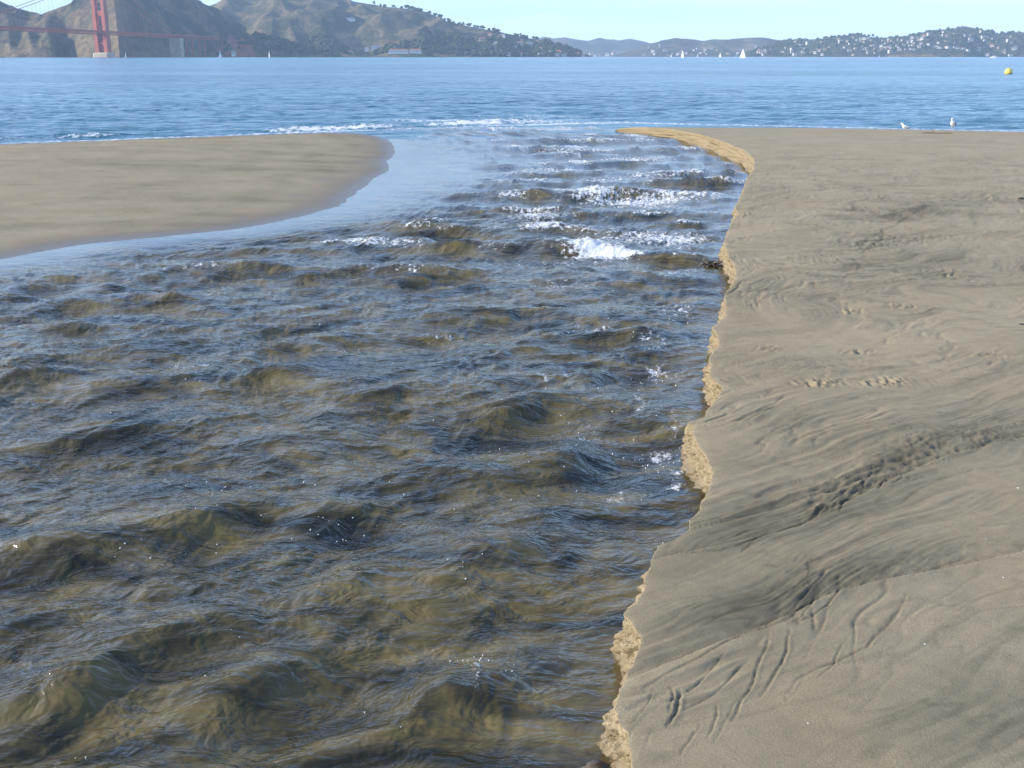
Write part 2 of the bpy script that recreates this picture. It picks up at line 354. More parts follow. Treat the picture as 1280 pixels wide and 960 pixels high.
def bank_relief(x, y):
    """height detail and darkness of the beach surface: heavy mineral sand, darker groove floors and hollows"""
    A = math.radians(35)
    farw = sst(6.0, 9.5, y)                      # further off the drainage pattern meanders more
    wx = x + 0.12 * fbm(x * 0.8, y * 0.8, 3, 5) + farw * 0.75 * fbm(x * 0.45, y * 0.35, 3, 8)
    wy = y + 0.12 * fbm(x * 0.8 + 9, y * 0.8 + 4, 3, 6) + farw * 0.95 * fbm(x * 0.45 + 5, y * 0.35, 3, 9)
    u, v = rot(wx, wy, A)
    reg = np.zeros_like(x)
    for px, py, rx, ry, a, s in DARKS:
        c = G(px, py); p, q = rot(x - c[0], y - c[1], a)
        reg = reg + s * np.exp(-((p / rx) ** 2 + (q / ry) ** 2))
    chd = [polydist(x, y, c) for c in CH]
    quiet = sst(0.12, 0.42, chd[1][0]) * (chd[1][1] < 0) * (1 - sst(4.5, 5.5, y))    # the plain sand below the lower channel
    act = 1 - 0.85 * quiet
    z = 0.014 * fbm(x * 0.7, y * 0.6, 3, 11)
    patch = sst(-0.1, 0.5, fbm(x * 0.8, y * 0.9, 2, 12) + 0.15)
    amp = (0.15 + 0.6 * patch + 0.9 * np.minimum(reg, 1)) * act
    n1 = fbm(u * 0.7, v * 12, 3, 13, 0.65); n2 = fbm(u * 0.9, v * 27, 2, 14, 0.6); n3 = fbm(u * 0.5, v * 5.5, 4, 26, 0.6)
    z = z + amp * ((1 - farw) * (0.0044 * n1 + 0.0044 * n2) + farw * (0.011 * n3 + 0.004 * n1))
    s1 = n1 * (1 - farw) + n3 * farw
    rid = 1 - np.abs(fbm(u * 1.1, v * 4.2, 3, 15, 0.55)) * 1.6
    z = z - (0.005 + 0.006 * farw) * act * sst(0.72, 1.0, rid) * sst(-0.2, 0.4, fbm(x * 0.6 + 3, y * 0.6, 2, 16))
    u2, v2 = rot(wx, wy, math.radians(64))
    fan = sst(0.15, 0.6, fbm(x * 0.9, y * 0.7 + 7, 2, 18)) * act
    z = z + fan * (0.0022 + 0.005 * farw) * fbm(u2 * 0.9, v2 * (17 - 8), 3, 17, 0.55)
    rl = 1 - np.abs(fbm(u * 0.9, v * 9.5, 2, 27, 0.45)) * 2.2
    rill = sst(0.80, 1.0, rl) * np.clip(0.25 * patch + 1.1 * np.minimum(reg, 1), 0, 1) * act
    below = np.exp(-((chd[1][0] - 0.16) / 0.17) ** 2) * (chd[1][1] < 0)
    rl2 = 1 - np.abs(fbm(u2 * 1.1, v2 * 8.5, 2, 28, 0.45)) * 2.2
    rill2 = sst(0.78, 1.0, rl2) * np.clip(below * (1 - sst(0.45, 0.62, chd[1][2])) + 0.8 * fan * farw, 0, 1) * sst(-0.35, 0.3, fbm(x * 2.5, y * 2.5, 2, 29))
    z = z - (0.0045 + 0.005 * farw) * rill - (0.005 + 0.005 * farw) * rill2
    dark = 0.10 + 0.28 * rill + 0.28 * rill2 + 0.26 * (1 - sst(4, 8, y)) + 0.30 * sst(0.0, 0.8, fbm(u * 0.45, v * 2.2, 3, 19)) + 0.28 * sst(0.0, 0.8, s1) * patch + 0.22 * sst(0.8, 1.0, rid)
    dark = dark + 0.70 * reg * (0.35 + 0.65 * sst(-0.45, 0.5, fbm(u * 0.9, v * 8, 4, 23, 0.65)))
    for ci, (d, sd, t) in enumerate(chd):
        d = d + 0.015 * fbm(x * 9, y * 9, 3, 20)
        side = np.where(sd > 0, 1.0, 0.0)
        z = z - 0.009 * side * np.exp(-d / 0.10) + 0.004 * (1 - side) * np.exp(-d / 0.05)
        br = side * np.exp(-(d / 0.24) ** 2) * sst(0.22, 0.5, t) * (1 - sst(0.8, 0.95, t)) * (1.0, 0.35)[ci]
        cre = 1 - 2.4 * np.abs(fbm(u * 6, v * 16, 3, 21, 0.6))
        z = z + br * 0.008 * np.clip(cre, -0.8, 0.9)
        dark = dark + 0.30 * side * np.exp(-d / 0.22) + 0.2 * br * sst(0.2, -0.4, cre)  # darker beside the channel and in hollows between crescents
    for pts, w, dep in GROOVES:
        a = np.array(pts); lo = a.min(0) - w * 6; hi = a.max(0) + w * 6
        m = (x > lo[0]) & (x < hi[0]) & (y > lo[1]) & (y < hi[1])
        if not m.any(): continue
        jw = 0.007 + 0.0035 * np.maximum(y[m] - 5, 0)
        d, sd, t = polydist(x[m] + jw * fbm(x[m] * 6, y[m] * 6, 3, 24), y[m] + jw * fbm(x[m] * 6 + 5, y[m] * 6, 3, 25), pts)
        w = w * 0.52
        jit = 1 + 0.5 * fbm(x[m] * 30, y[m] * 30, 2, 22)
        fall = np.sin(np.pi * np.clip(t * 0.92 + 0.06, 0, 1)) ** 0.5
        z[m] += fall * dep * 0.6 * (-np.exp(-(d / (w * jit)) ** 2) + np.where(sd > 0, 0.35, 0.1) * np.exp(-((d - 2.2 * w) / (1.6 * w)) ** 2))
        dark[m] += 0.35 * fall * np.exp(-(d / (1.6 * w)) ** 2)  # darker along the groove floor
    calmf = sst(16, 28, y); z = z * (1 - 0.45 * farw) * (1 - 0.6 * calmf)
    dark = dark + farw * (0.45 * sst(0.05, 0.65, fbm(u * 0.35, v * 3.2, 4, 33, 0.6)) * sst(-0.25, 0.3, fbm(x * 0.3, y * 0.25, 2, 34)) + 0.35 * sst(0.8, 1.0, rl) * patch); dark = (dark * 0.68) * (1 - 0.6 * calmf)
    crumbs = np.zeros_like(z)
    for i, (px, py) in enumerate(PRINTS):
        c = G(px, py); sz = 0.060 + 0.012 * (i % 3)
        m = (np.abs(x - c[0]) < 0.4) & (np.abs(y - c[1]) < 0.4)
        if not m.any(): continue
        r = ((x[m] - c[0]) / 1.5) ** 2 + (y[m] - c[1]) ** 2
        g = np.exp(-r / sz ** 2)
        z[m] += g * (0.020 * fbm(x[m] * 26, y[m] * 26, 3, 40 + i)); crumbs[m] = np.maximum(crumbs[m], g * sst(0.0, 0.3, fbm(x[m] * 26, y[m] * 26, 3, 40 + i)))
    return z, np.clip(dark, 0, 1) * (1 - 0.7 * crumbs), crumbs

Ys = np.concatenate([np.linspace(-12, 1.7, 24), rows_geo(1.75, 50, 1.45)])
nr = len(Ys)
NC, NA = 26, 10                                  # columns on the bank face and on its wet foot
s_in = np.concatenate([np.linspace(0, 1, 400) ** 1.12, 1 + np.linspace(0, 1, 26)[1:] ** 2 * 1.0])
w_in = 0.47 * np.maximum(Ys, 0.5) + 0.75
Xe = bank_x(Ys)
cols = []
Xtop = Xe[:, None] + w_in[:, None] * s_in[None, :]
Xtop[:, -12:] += (np.linspace(0, 1, 12) ** 2 * 55)[None, :]
Ytop = np.repeat(Ys[:, None], Xtop.shape[1], 1)
dz, dark, crumbs = bank_relief(Xtop, Ytop)
fade = np.exp(-np.maximum(Ytop - 20, 0) / 14)
Ztop = beach_z(Xtop, Ytop) + dz * np.where(Ytop > 40, fade, 1)
lip = np.exp(-(Xtop - Xe[:, None]) / 0.02); Ztop -= lip * 0.004
# near the mouth the bank dies out into the sea
tipdrop = sst(37.5, 43.5, Ytop) * np.exp(-np.maximum(Xtop - Xe[:, None], 0) / 3.0) * 0.35
Ztop -= tipdrop
# bank face
t = np.linspace(0, 1, NC + 1)[1:]
zw = water_z(0, Ys)
foot = np.minimum(zw - 0.05, Ztop[:, 0] - 0.06)
arc = np.concatenate([[0], np.cumsum(np.hypot(np.diff(np.interp(Ys, ye, xe)), np.diff(Ys)))])
T = np.repeat(t[None, :], nr, 0); Ac = np.repeat(arc[:, None], NC, 1); Yc = np.repeat(Ys[:, None], NC, 1)
Zc = Ztop[:, :1] + (foot - Ztop[:, 0])[:, None] * T
slope = 0.004 + 0.045 * sst(-0.3, 0.5, fbm(Ys * 1.6, Ys * 0 + 1.5, 3, 51)) + 0.0006 * Ys
ws = np.minimum(1.0, 3.2 * T) * (1 - 0.8 * sst(0.6, 1.0, T))
Xc = Xe[:, None] - slope[:, None] * T ** 1.35 + 0.012 * np.sin(np.pi * np.clip(T * 2.5, 0, 1))
sc = 1 / (1 + 0.06 * Ys)[:, None]
afar = (1 + 0.03 * Ys)[:, None]
rough = afar * 0.024 * fbm(Ac * 16, Zc * 16, 4, 52, 0.6) + afar * 0.026 * np.maximum(0, fbm(Ac * 30, Zc * 22, 3, 53))
crack = sst(0.80, 1.0, 1 - np.abs(fbm(Ac * 11, Zc * 8, 3, 54)) * 1.6)
Xc -= ws * (rough - 0.035 * afar * crack)
# wet foot
ta = np.linspace(0, 1, NA + 1)[1:]
slump = np.exp(-((Ys - 2.75) / 0.40) ** 2)
Xa = Xc[:, -1:] - (0.5 + 0.02 * Ys[:, None]) * ta[None, :] ** 1.3
Ya = np.repeat(Ys[:, None], NA, 1)
Za = foot[:, None] - 0.22 * ta[None, :] * (1 - 0.7 * slump[:, None]) + slump[:, None] * ((0.112 + 0.03 * fbm(Ya * 9, Xa * 9, 4, 57)) * np.exp(-(ta[None, :] / 0.7) ** 2))
Xs = np.concatenate([Xa[:, ::-1], Xc[:, ::-1], Xtop], 1); YY = np.concatenate([Ya, Yc, Ytop], 1); Zs = np.concatenate([Za[:, ::-1], Zc[:, ::-1], Ztop], 1)
cl = np.zeros_like(Xs); cl[:, NA:NA + NC] = 1.0; cl[:, NA + NC:NA + NC + 2] = [0.8, 0.35]; cl[:, NA + NC:] = np.maximum(cl[:, NA + NC:], 0.65 * crumbs)
dk = np.zeros_like(Xs); dk[:, NA + NC:] = dark
wet = sst(0.075, 0.0, Zs - np.maximum(water_z(Xs, YY), SEA)); wet[:, :NA] = 1
me = grid_mesh('sand_beach', Xs, YY, Zs, {'dark': dk, 'cliff': cl * (1 - wet * 0.6), 'wet': wet})
tag(link('sand_beach', me, M_SAND), 'grey beige beach sand with rill marks and a crumbling golden bank', 'sand', kind='structure')

# ------------------------------------------------------------------ sand bar across the stream
Yb = np.concatenate([rows_geo(7.5, 46, 2.2)])
sb = np.linspace(0, 1, 420)
xl = np.maximum(np.interp(Yb, [7, 12, 46], [-26, -26, -34]), -60); xr = np.interp(Yb, bar_by, bar_bx) + 2.2
fr = -(0.47 * Yb + 1.0)
Xb = np.where(sb[None, :] < 0.12, xl[:, None] + (fr - xl)[:, None] * (sb[None, :] / 0.12), fr[:, None] + (xr - fr)[:, None] * ((sb[None, :] - 0.12) / 0.88))
Yg = np.repeat(Yb[:, None], Xb.shape[1], 1)
d, sd, tt = polydist(Xb, Yg, BAR[:, :2])
s = d * np.where(sd > 0, 1, -1)
s = s + 0.05 * fbm(Xb * 0.8, Yg * 0.8, 3, 61)
up = water_z(Xb, Yg) + np.where(s > 0, 0.27 * (1 - np.exp(-np.maximum(s, 0) / 4.5)), 0.05 * s)
bz = beach_z(Xb, Yg)
k_ = 0.05
Zb = -k_ * np.log(np.exp(-up / k_) + np.exp(-bz / k_))
Zb += 0.010 * fbm(Xb * 0.35, Yg * 0.8, 4, 62) * np.clip(s, 0, 1) + 0.002 * fbm(Xb * 2, Yg * 7, 3, 63)
tide = np.exp(-((s - 1.5 - 0.5 * fbm(Xb * 0.3, Yg * 0.3, 3, 65)) / 0.30) ** 2) * 0.14 + np.exp(-((s - 3.4 - 0.8 * fbm(Xb * 0.3, Yg * 0.3 + 5, 3, 66)) / 0.22) ** 2) * 0.12
dkb = tide + 0.11 * sst(0.1, 0.5, fbm(Xb * 1.5, Yg * 4, 4, 67)) + 0.30 * sst(-0.2, 0.9, fbm(Xb * 0.12 + 0.05 * Yg, Yg * 0.75 - Xb * 0.12, 4, 64)) + 0.12
wetb = sst(0.05, 0.0, Zb - water_z(Xb, Yg)) ; wetb = np.maximum(wetb, 0.8 * sst(0.06, 0.0, Zb - SEA))
wetb = np.maximum(wetb, 0.6 * sst(1.3, 0.1, s + 0.35 * fbm(Xb * 0.9, Yg * 0.9, 3, 68)) * (0.35 + 0.65 * sst(11, 16, Yg)))
me = grid_mesh('sand_bar', Xb, Yg, Zb, {'dark': np.clip(dkb, 0, 1), 'cliff': np.zeros_like(Xb), 'wet': wetb})
tag(link('sand_bar', me, M_SAND), 'smooth low sand bar between the stream and the bay', 'sand', kind='structure')

# ------------------------------------------------------------------ the stream
FOAM = [  # (px, py, half-length m along the crest, half-width m, strength)
 (735, 245, 1.0, 0.6, 0.9), (690, 240, 0.4, 0.35, 0.9), (790, 253, 0.9, 0.35, 0.8), (840, 250, 0.6, 0.25, 0.5), (668, 272, 0.42, 0.65, 0.9), (740, 284, 0.6, 0.25, 0.6), (735, 311, 0.42, 0.7, 0.95), (775, 320, 0.34, 0.22, 1.0), (800, 298, 0.6, 0.5, 0.55),
 (760, 412, 0.22, 0.12, 0.8), (752, 225, 0.8, 0.3, 0.7), (700, 213, 1.2, 0.35, 0.75), (790, 200, 1.3, 0.45, 0.8), (720, 190, 1.2, 0.4, 0.75), (740, 178, 1.8, 0.6, 0.75), (850, 195, 1.0, 0.4, 0.6), (800, 222, 1.0, 0.4, 0.55),
 (600, 150, 2.6, 1.3, 1.1), (560, 152, 1.8, 0.8, 0.9), (660, 153, 2.0, 0.8, 0.85), (700, 163, 1.8, 0.7, 0.7), (620, 165, 1.4, 0.5, 0.6), (850, 265, 0.6, 0.25, 0.5), (860, 300, 0.5, 0.5, 0.5), (830, 345, 0.4, 0.4, 0.45), (850, 390, 0.25, 0.3, 0.45), (820, 460, 0.12, 0.25, 0.48), (830, 560, 0.10, 0.16, 0.52), (845, 590, 0.06, 0.12, 0.55),
 (815, 258, 0.7, 0.2, 0.65), (700, 330, 0.3, 0.2, 0.5), (620, 290, 0.5, 0.2, 0.42), (240, 462, 0.2, 0.09, 0.5), (598, 865, 0.020, 0.12, 0.36), (592, 840, 0.03, 0.04, 0.38), (640, 850, 0.025, 0.06, 0.36), (815, 430, 0.16, 0.3, 0.5), (800, 505, 0.12, 0.25, 0.47), (842, 530, 0.07, 0.2, 0.5), (770, 620, 0.09, 0.12, 0.45), (845, 610, 0.05, 0.10, 0.58), (560, 420, 0.2, 0.1, 0.4), (690, 470, 0.25, 0.12, 0.42), (740, 545, 0.15, 0.12, 0.43), (700, 360, 0.4, 0.25, 0.4)]
FOAMG = [(ground(px, py, water_z), a, b, s) for px, py, a, b, s in FOAM]
LUMPS = [  # standing waves that can be picked out: (px, py of the crest, half-length m, half-width m, height m, angle of the crest)
 (205, 378, 0.42, 0.20, 0.075, -0.25), (130, 362, 0.22, 0.16, 0.05, 0.8), (95, 412, 0.30, 0.16, 0.05, 0.1), (560, 345, 0.55, 0.26, 0.065, 0.3), (760, 420, 0.42, 0.17, 0.07, 0.0), (640, 515, 0.42, 0.16, 0.055, 0.9),
 (130, 545, 0.36, 0.18, 0.07, 0.5), (40, 470, 0.4, 0.18, 0.05, 0.3), (420, 640, 0.26, 0.15, 0.06, 0.5), (270, 650, 0.3, 0.14, 0.05, 0.6), (350, 470, 0.35, 0.18, 0.055, 0.4), (70, 690, 0.3, 0.16, 0.06, 0.4), (470, 500, 0.4, 0.18, 0.045, 0.5),
 (330, 850, 0.30, 0.17, 0.055, 0.5), (90, 860, 0.3, 0.16, 0.05, 0.6), (560, 880, 0.25, 0.14, 0.05, 0.6), (600, 280, 0.6, 0.3, 0.06, 0.3), (670, 275, 0.5, 0.25, 0.08, 0.1), (740, 312, 0.5, 0.28, 0.05, 0.05), (850, 283, 0.55, 0.22, 0.08, 0.0),
 (740, 247, 1.1, 0.35, 0.09, 0.0), (860, 325, 0.4, 0.2, 0.05, 0.0), (880, 232, 0.9, 0.3, 0.06, 0.0), (700, 575, 0.35, 0.18, 0.05, 0.6), (620, 700, 0.3, 0.15, 0.04, 0.7), (740, 470, 0.3, 0.15, 0.04, 0.5), (700, 190, 1.8, 0.45, 0.09, 0.0), (770, 178, 1.6, 0.5, 0.09, 0.0)]
LUMPG = [(ground(px, py, water_z), a, b, h, an) for px, py, a, b, h, an in LUMPS]
calm_c = ground(520, 215, water_z)
def stream_wave(x, y):
    bx = np.interp(y, bar_by, bar_bx)
    d, sd, tt = polydist(x, y, BAR[:, :2])
    s = np.where(sd > 0, 0, d)
    calm = sst(0.1, 1.5, s)                                    # calm along the bar
    calm = calm * (1 - 0.93 * np.exp(-(((x - calm_c[0]) / 1.5) ** 2 + ((y - calm_c[1]) / 6.0) ** 2) ** 1.5))
    bankd = np.maximum(np.interp(y, ye, xe) - x, 0)
    calm = calm * (0.5 + 0.5 * sst(0.0, 0.5, bankd))
    calm = calm * (1 - 0.85 * np.exp(-(((y - 2.75) / 0.5) ** 2 + (bankd / 0.35) ** 2)))
    fr = sst(6, 14, y)                                          # from crossing chop to ordered standing waves
    wx = x + 0.22 * fbm(x * 0.9, y * 0.9, 3, 70); wy = y + 0.22 * fbm(x * 0.9 + 4, y * 0.9, 3, 71)
    z = np.zeros_like(x)
    u, v = rot(wx, wy, math.radians(28)); n1 = perlin(u * 0.8, v * 1.35, 72)
    n2 = perlin(rot(wx, wy, math.radians(50))[0] * 1.1, rot(wx, wy, math.radians(50))[1] * 2.1, 73)
    z = z + (1 - fr) * (0.058 * n1 + 0.038 * n2)
    ph = wy * 2 * math.pi / (1.15 + 0.022 * y) + 2.2 * perlin(x * 0.35, y * 0.22, 74) + 0.12 * x
    stand = (1 + np.cos(ph)) * 0.5
    z = z + fr * sst(0.6, 2.6, s) * (0.105 * (stand ** 2.2 - 0.27) * (0.6 + 0.7 * sst(-0.35, 0.45, perlin(x * 0.32, y * 0.5, 75)))) + fr * 0.018 * n2
    for c, a, b, h, an in LUMPG:
        p, q = rot(x - c[0], y - c[1], an)
        q = q + 0.25 * b * perlin(p * 3 + c[0], q * 0 + c[1], 90)
        e = np.exp(-(p / a) ** 2)
        z = z + 1.25 * h * e * (np.exp(-(q / b) ** 2) - 0.45 * np.exp(-((q + 1.5 * b) / (b * 1.2)) ** 2))
    u, v = rot(wx, wy, math.radians(34))
    m1 = fbm(u * 1.9, v * 4.0, 3, 76, 0.55); z = z + 0.017 * m1
    u3, v3 = rot(wx, wy, math.radians(55)); m2 = fbm(u3 * 4.5, v3 * 9.5, 3, 77, 0.6); z = z + (0.0045 + 0.005 * sst(4, 9, y)) * m2
    u4, v4 = rot(wx, wy, math.radians(15)); z = z + (0.0012 + 0.0022 * sst(4, 9, y)) * fbm(u4 * 11, v4 * 24, 2, 78)
    z = z + fr * sst(0.6, 2.2, s) * 0.036 * (1 - 2.2 * np.abs(perlin(wx * 0.8, wy * 2.1, 82)))
    z = z * calm
    global ripple; ripple = (0.2 + 0.8 * calm) * (1 - 0.72 * sst(5, 20, y))
    foam = np.zeros_like(x)
    for c, a, b, st in FOAMG:
        r = ((x - c[0]) / a) ** 2 + ((y - c[1]) / b) ** 2
        foam = foam + st * np.exp(-r)
    foam = np.minimum(foam, 1.15)
    crest = sst(0.030, 0.070, z) * sst(8.5, 15, y) * sst(-1.8, 0.5, x - (bx + 0.35 * (np.interp(y, ye, xe) - bx)))
    foam = np.maximum(foam, 0.74 * crest * sst(-0.35, 0.4, perlin(x * 1.1, y * 1.1, 79)))
    edge = np.exp(-bankd / 0.04) * sst(-0.1, 0.5, perlin(x * 3, y * 4, 80)) * 0.45
    foam = np.maximum(foam, edge)
    z = z + 0.018 * np.clip(foam, 0, 1) ** 1.5 * (fbm(x * 5, y * 3, 5, 81, 0.72) * 1.1 + 0.25)
    return z, foam
Yw = np.concatenate([np.linspace(-10, 1.6, 24), rows_geo(1.7, 50, 1.35)])
right = bank_x(Yw) + 0.10
left = np.where(Yw < 9.5, -(0.47 * np.maximum(Yw, 1) + 0.9), np.maximum(-(0.47 * Yw + 0.9), np.interp(Yw, bar_by, bar_bx) - 1.0))
sw = np.linspace(0, 1, 700)
Xw = left[:, None] + (right - left)[:, None] * sw[None, :]
ext = np.array([-30, -12, -4, -1.2]); keepext = np.where(Yw < 9.0, 1.0, 0.01)
Xw = np.concatenate([left[:, None] + ext[None, :] * keepext[:, None], Xw], 1)
Yq = np.repeat(Yw[:, None], Xw.shape[1], 1)
zz, foam = stream_wave(Xw, Yq)
me = grid_mesh('stream', Xw, Yq, water_z(Xw, Yq) + zz, {'foam': foam, 'ripple': ripple})
tag(link('stream', me, M_STREAM), 'fast muddy stream with standing waves and white foam', 'stream', kind='structure')

# ------------------------------------------------------------------ the bay
Yr = [24.0]
while Yr[-1] < 15500:
    y = Yr[-1]; Yr.append(y * (1.0055 if y < 130 else 1.02 if y < 600 else 1.06))
Yr = np.array([-40, 0, 12] + Yr)
sx = np.linspace(-1, 1, 480)
half = 0.50 * np.maximum(Yr, 24) + 3
Xo = half[:, None] * sx[None, :]
outs = np.array([1.15, 1.5, 2.2, 3.5]) 
Xo = np.concatenate([-(half[:, None] * outs[::-1] + 30 * (outs[::-1] - 1)), Xo, half[:, None] * outs + 30 * (outs - 1)], 1)
Xo = np.clip(Xo, -15000, 15000)
Yo = np.repeat(Yr[:, None], Xo.shape[1], 1)
se = sea_edge(Xo); ds = Yo - se
amp = np.exp(-np.maximum(Yo - 60, 0) / 90) * sst(-1, 4, ds)
wx = Xo + 0.8 * fbm(Xo * 0.15, Yo * 0.15, 2, 100); wy = Yo + 0.8 * fbm(Xo * 0.15, Yo * 0.15 + 8, 2, 101)
zs = 0.045 * (1 - 2 * np.abs(perlin(wx * 0.22, wy * 0.55, 102))) + 0.030 * (1 - 2 * np.abs(perlin(wx * 0.6 + 0.2 * wy, wy * 1.2, 103))) + 0.012 * perlin(wx * 1.6, wy * 2.6, 104)
zs = 1.4 * zs * amp
gate = sst(-16.5, -9.5, Xo) * (1 - sst(-1.5, 1.5, Xo)) + 0.55 * sst(2, 5, Xo) * (1 - sst(9, 13, Xo)) + 0.85 * (1 - sst(-14, -12, Xo))
gate = gate * (0.7 + 0.5 * fbm(Xo * 0.25, Yo * 0 + 2, 2, 105))
br = ds - 2.0 - 0.5 * perlin(Xo * 0.2, Yo * 0, 106)
zs += 0.16 * gate * np.exp(-(br / 0.7) ** 2) - 0.05 * gate * np.exp(-((br - 1.8) / 1.0) ** 2)
zs += 0.08 * np.exp(-((ds - 7 - 0.8 * perlin(Xo * 0.12, Yo * 0, 107)) / 1.3) ** 2) * sst(-0.4, 0.3, perlin(Xo * 0.1, Yo * 0.03, 108))
fs = 0.95 * sst(0.3, 0.9, gate) * np.exp(-((br + 0.6) / 0.42) ** 2) + 0.72 * np.exp(-((ds - 0.3) / 0.4) ** 2)
fs = fs + 0.95 * np.exp(-(((Xo + 1.0) / 4.0) ** 2 + ((Yo - 45.6) / 1.5) ** 2)) + 0.5 * np.exp(-(((Xo - 2.0) / 4.0) ** 2 + ((Yo - 48.5) / 0.7) ** 2))
me = grid_mesh('bay', Xo, Yo, SEA + zs, {'foam': np.minimum(fs, 1.1), 'ripple': 0.55 + 0.8 * sst(-0.5, 0.5, fbm(Xo * 0.012, Yo * 0.035, 3, 109)) * (Yo < 1e5)})
tag(link('bay', me, M_SEA), 'blue bay water reaching to the far hills', 'sea', kind='structure')

# ------------------------------------------------------------------ far shore: hills
def hill_material(name, grass, scrub, rock, wood=None, scale=0.012):
    m, n, l, p = new_mat(name); h = N(n, l); P = h.pos()
    a = h.noise(P, scale, 6, 0.62, 0.5); b = h.noise(P, scale * 4.2, 4, 0.6)
    col = h.mix(h.ramp(a, 0.40, 0.54), grass, scrub)
    col = h.mix(h.math('MULTIPLY', h.ramp(b, 0.48, 0.62), 0.6), col, tuple(0.6 * x for x in scrub))
    col = h.mix(h.attr('rock'), col, h.mix(h.ramp(b, 0.35, 0.6), rock, tuple(0.6 * x for x in rock)))
    col = h.mix(h.attr('red'), col, (0.33, 0.11, 0.065))
    l.new(col, p.inputs['Base Color']); p.inputs['Roughness'].default_value = 0.95; p.inputs['Specular IOR Level'].default_value = 0.1
    l.new(h.bump(b, 0.6, 12), p.inputs['Normal'])
    return m
M_HEAD = hill_material('headland', (0.155, 0.112, 0.056), (0.048, 0.05, 0.024), (0.24, 0.175, 0.095))
M_BROWN = hill_material('brown_hill', (0.185, 0.132, 0.065), (0.055, 0.055, 0.027), (0.23, 0.17, 0.095))
M_TOWN = hill_material('town_hill', (0.085, 0.082, 0.045), (0.042, 0.05, 0.026), (0.30, 0.20, 0.10))
M_FAR = hill_material('far_hill', (0.15, 0.115, 0.068), (0.065, 0.068, 0.04), (0.2, 0.17, 0.1), scale=0.004)

class Hill:
    def __init__(s, name, mat, pts, noise=0.2, nscale=170., power=1.9, seed=0, spurs=(), cliff=0.0, red=(), label=None, rows=70, back=1.2, step=1.0):
        a = np.array(pts, float); s.px, s.top, s.b, s.r = a.T; s.noise, s.ns, s.pw, s.seed, s.spurs, s.cliff, s.red = noise, nscale, power, seed, spurs, cliff, red
        px = np.arange(s.px[0], s.px[-1] + 0.01, step)
        b = np.interp(px, s.px, s.b); r = np.interp(px, s.px, s.r)
        tt = np.concatenate([[-0.12, -0.03], np.linspace(0, 1.05, rows), np.linspace(1.05, 1 + back, 14)[1:]])
        Y = b[None, :] + (r - b)[None, :] * tt[:, None]; PX = np.repeat(px[None, :], len(tt), 0)
        Z, rock, red_ = s.z(PX, Y)
        K = np.array([kx(p) for p in px]); X = K[None, :] * Y
        me = grid_mesh(name, X, Y, Z, {'rock': rock, 'red': red_})
        tag(link(name, me, mat), label, 'hill', kind='structure')
    def z(s, PX, Y):
        PX = np.asarray(PX, float); Y = np.asarray(Y, float)
        b = np.interp(PX, s.px, s.b); r = np.interp(PX, s.px, s.r); top = np.interp(PX, s.px, s.top)
        d2 = (-SP + (480 - top) / FPX * CP) / (CP + (480 - top) / FPX * SP)
        H = CAMZ - SEA + d2 * r
        X = (PX - 640) / FPX / CP * Y
        t = (Y - b) / (r - b)
        t = t + 0.05 * fbm(X / s.ns, Y / s.ns, 3, 200 + s.seed) * sst(0, 0.3, t) * (1 - sst(0.7, 1, t))
        up = 1 - (1 - np.clip(t, 0, 1)) ** s.pw
        z = H * np.where(t < 1, up, np.maximum(1 - 0.75 * (t - 1) ** 1.3, 0.05))
        win = sst(0.0, 0.15, t) * (1 - 0.8 * sst(0.8, 1.0, t))
        rid = 1 - 2 * np.abs(fbm(X / s.ns + 0.3 * Y / s.ns, Y / (2.4 * s.ns), 3, 210 + s.seed, 0.38))
        z = z + s.noise * H * win * (rid - 0.35)
        rock = sst(0.25, 0.0, t) * s.cliff * sst(-0.3, 0.2, fbm(X / 40, z / 30, 3, 220 + s.seed))
        for (pa, ta, pb, tb, hgt, wid, rk) in s.spurs:      # a spur running down between two places on the slope
            Ya = np.interp(pa, s.px, s.b) + ta * (np.interp(pa, s.px, s.r) - np.interp(pa, s.px, s.b))
            Yb_ = np.interp(pb, s.px, s.b) + tb * (np.interp(pb, s.px, s.r) - np.interp(pb, s.px, s.b))
            A = ((pa - 640) / FPX / CP * Ya, Ya); B = ((pb - 640) / FPX / CP * Yb_, Yb_)
            d, sd, q = polydist(X, Y, [A, B])
            g = np.exp(-(d / wid) ** 1.5)
            z = z + hgt * g * sst(-0.02, 0.1, t); rock = np.maximum(rock, rk * g)
        red = np.zeros_like(z)
        for (pa, pb, ta, tb) in s.red:
            red = np.maximum(red, sst(pa - 5, pa + 3, PX) * (1 - sst(pb - 3, pb + 5, PX)) * sst(ta - 0.1, ta, t) * (1 - sst(tb, tb + 0.15, t)))
        red = red * sst(-0.5, 0.1, fbm(X / 30, z / 20, 3, 230 + s.seed))
        return SEA + np.where(t < 0, t * 60, z), np.clip(rock, 0, 1), red
    def at(s, px, tfrac):            # a point on the slope
        b = np.interp(px, s.px, s.b); r = np.interp(px, s.px, s.r); Y = b + tfrac * (r - b)
        z = float(s.z(np.array([px]), np.array([Y]))[0][0]); return Vector((kx(px) * Y, Y, z))
    def hit(s, px, py):              # first point on the slope seen at this pixel
        b = float(np.interp(px, s.px, s.b)); r = float(np.interp(px, s.px, s.r))
        Y = np.linspace(b, r, 300); z = s.z(np.full(300, px), Y)[0]
        d = ray(px, py); lim = CAMZ + d[2] / d[1] * Y
        i = np.argmax(z >= lim) if (z >= lim).any() else 290
        return Vector((kx(px) * Y[i], Y[i], z[i]))

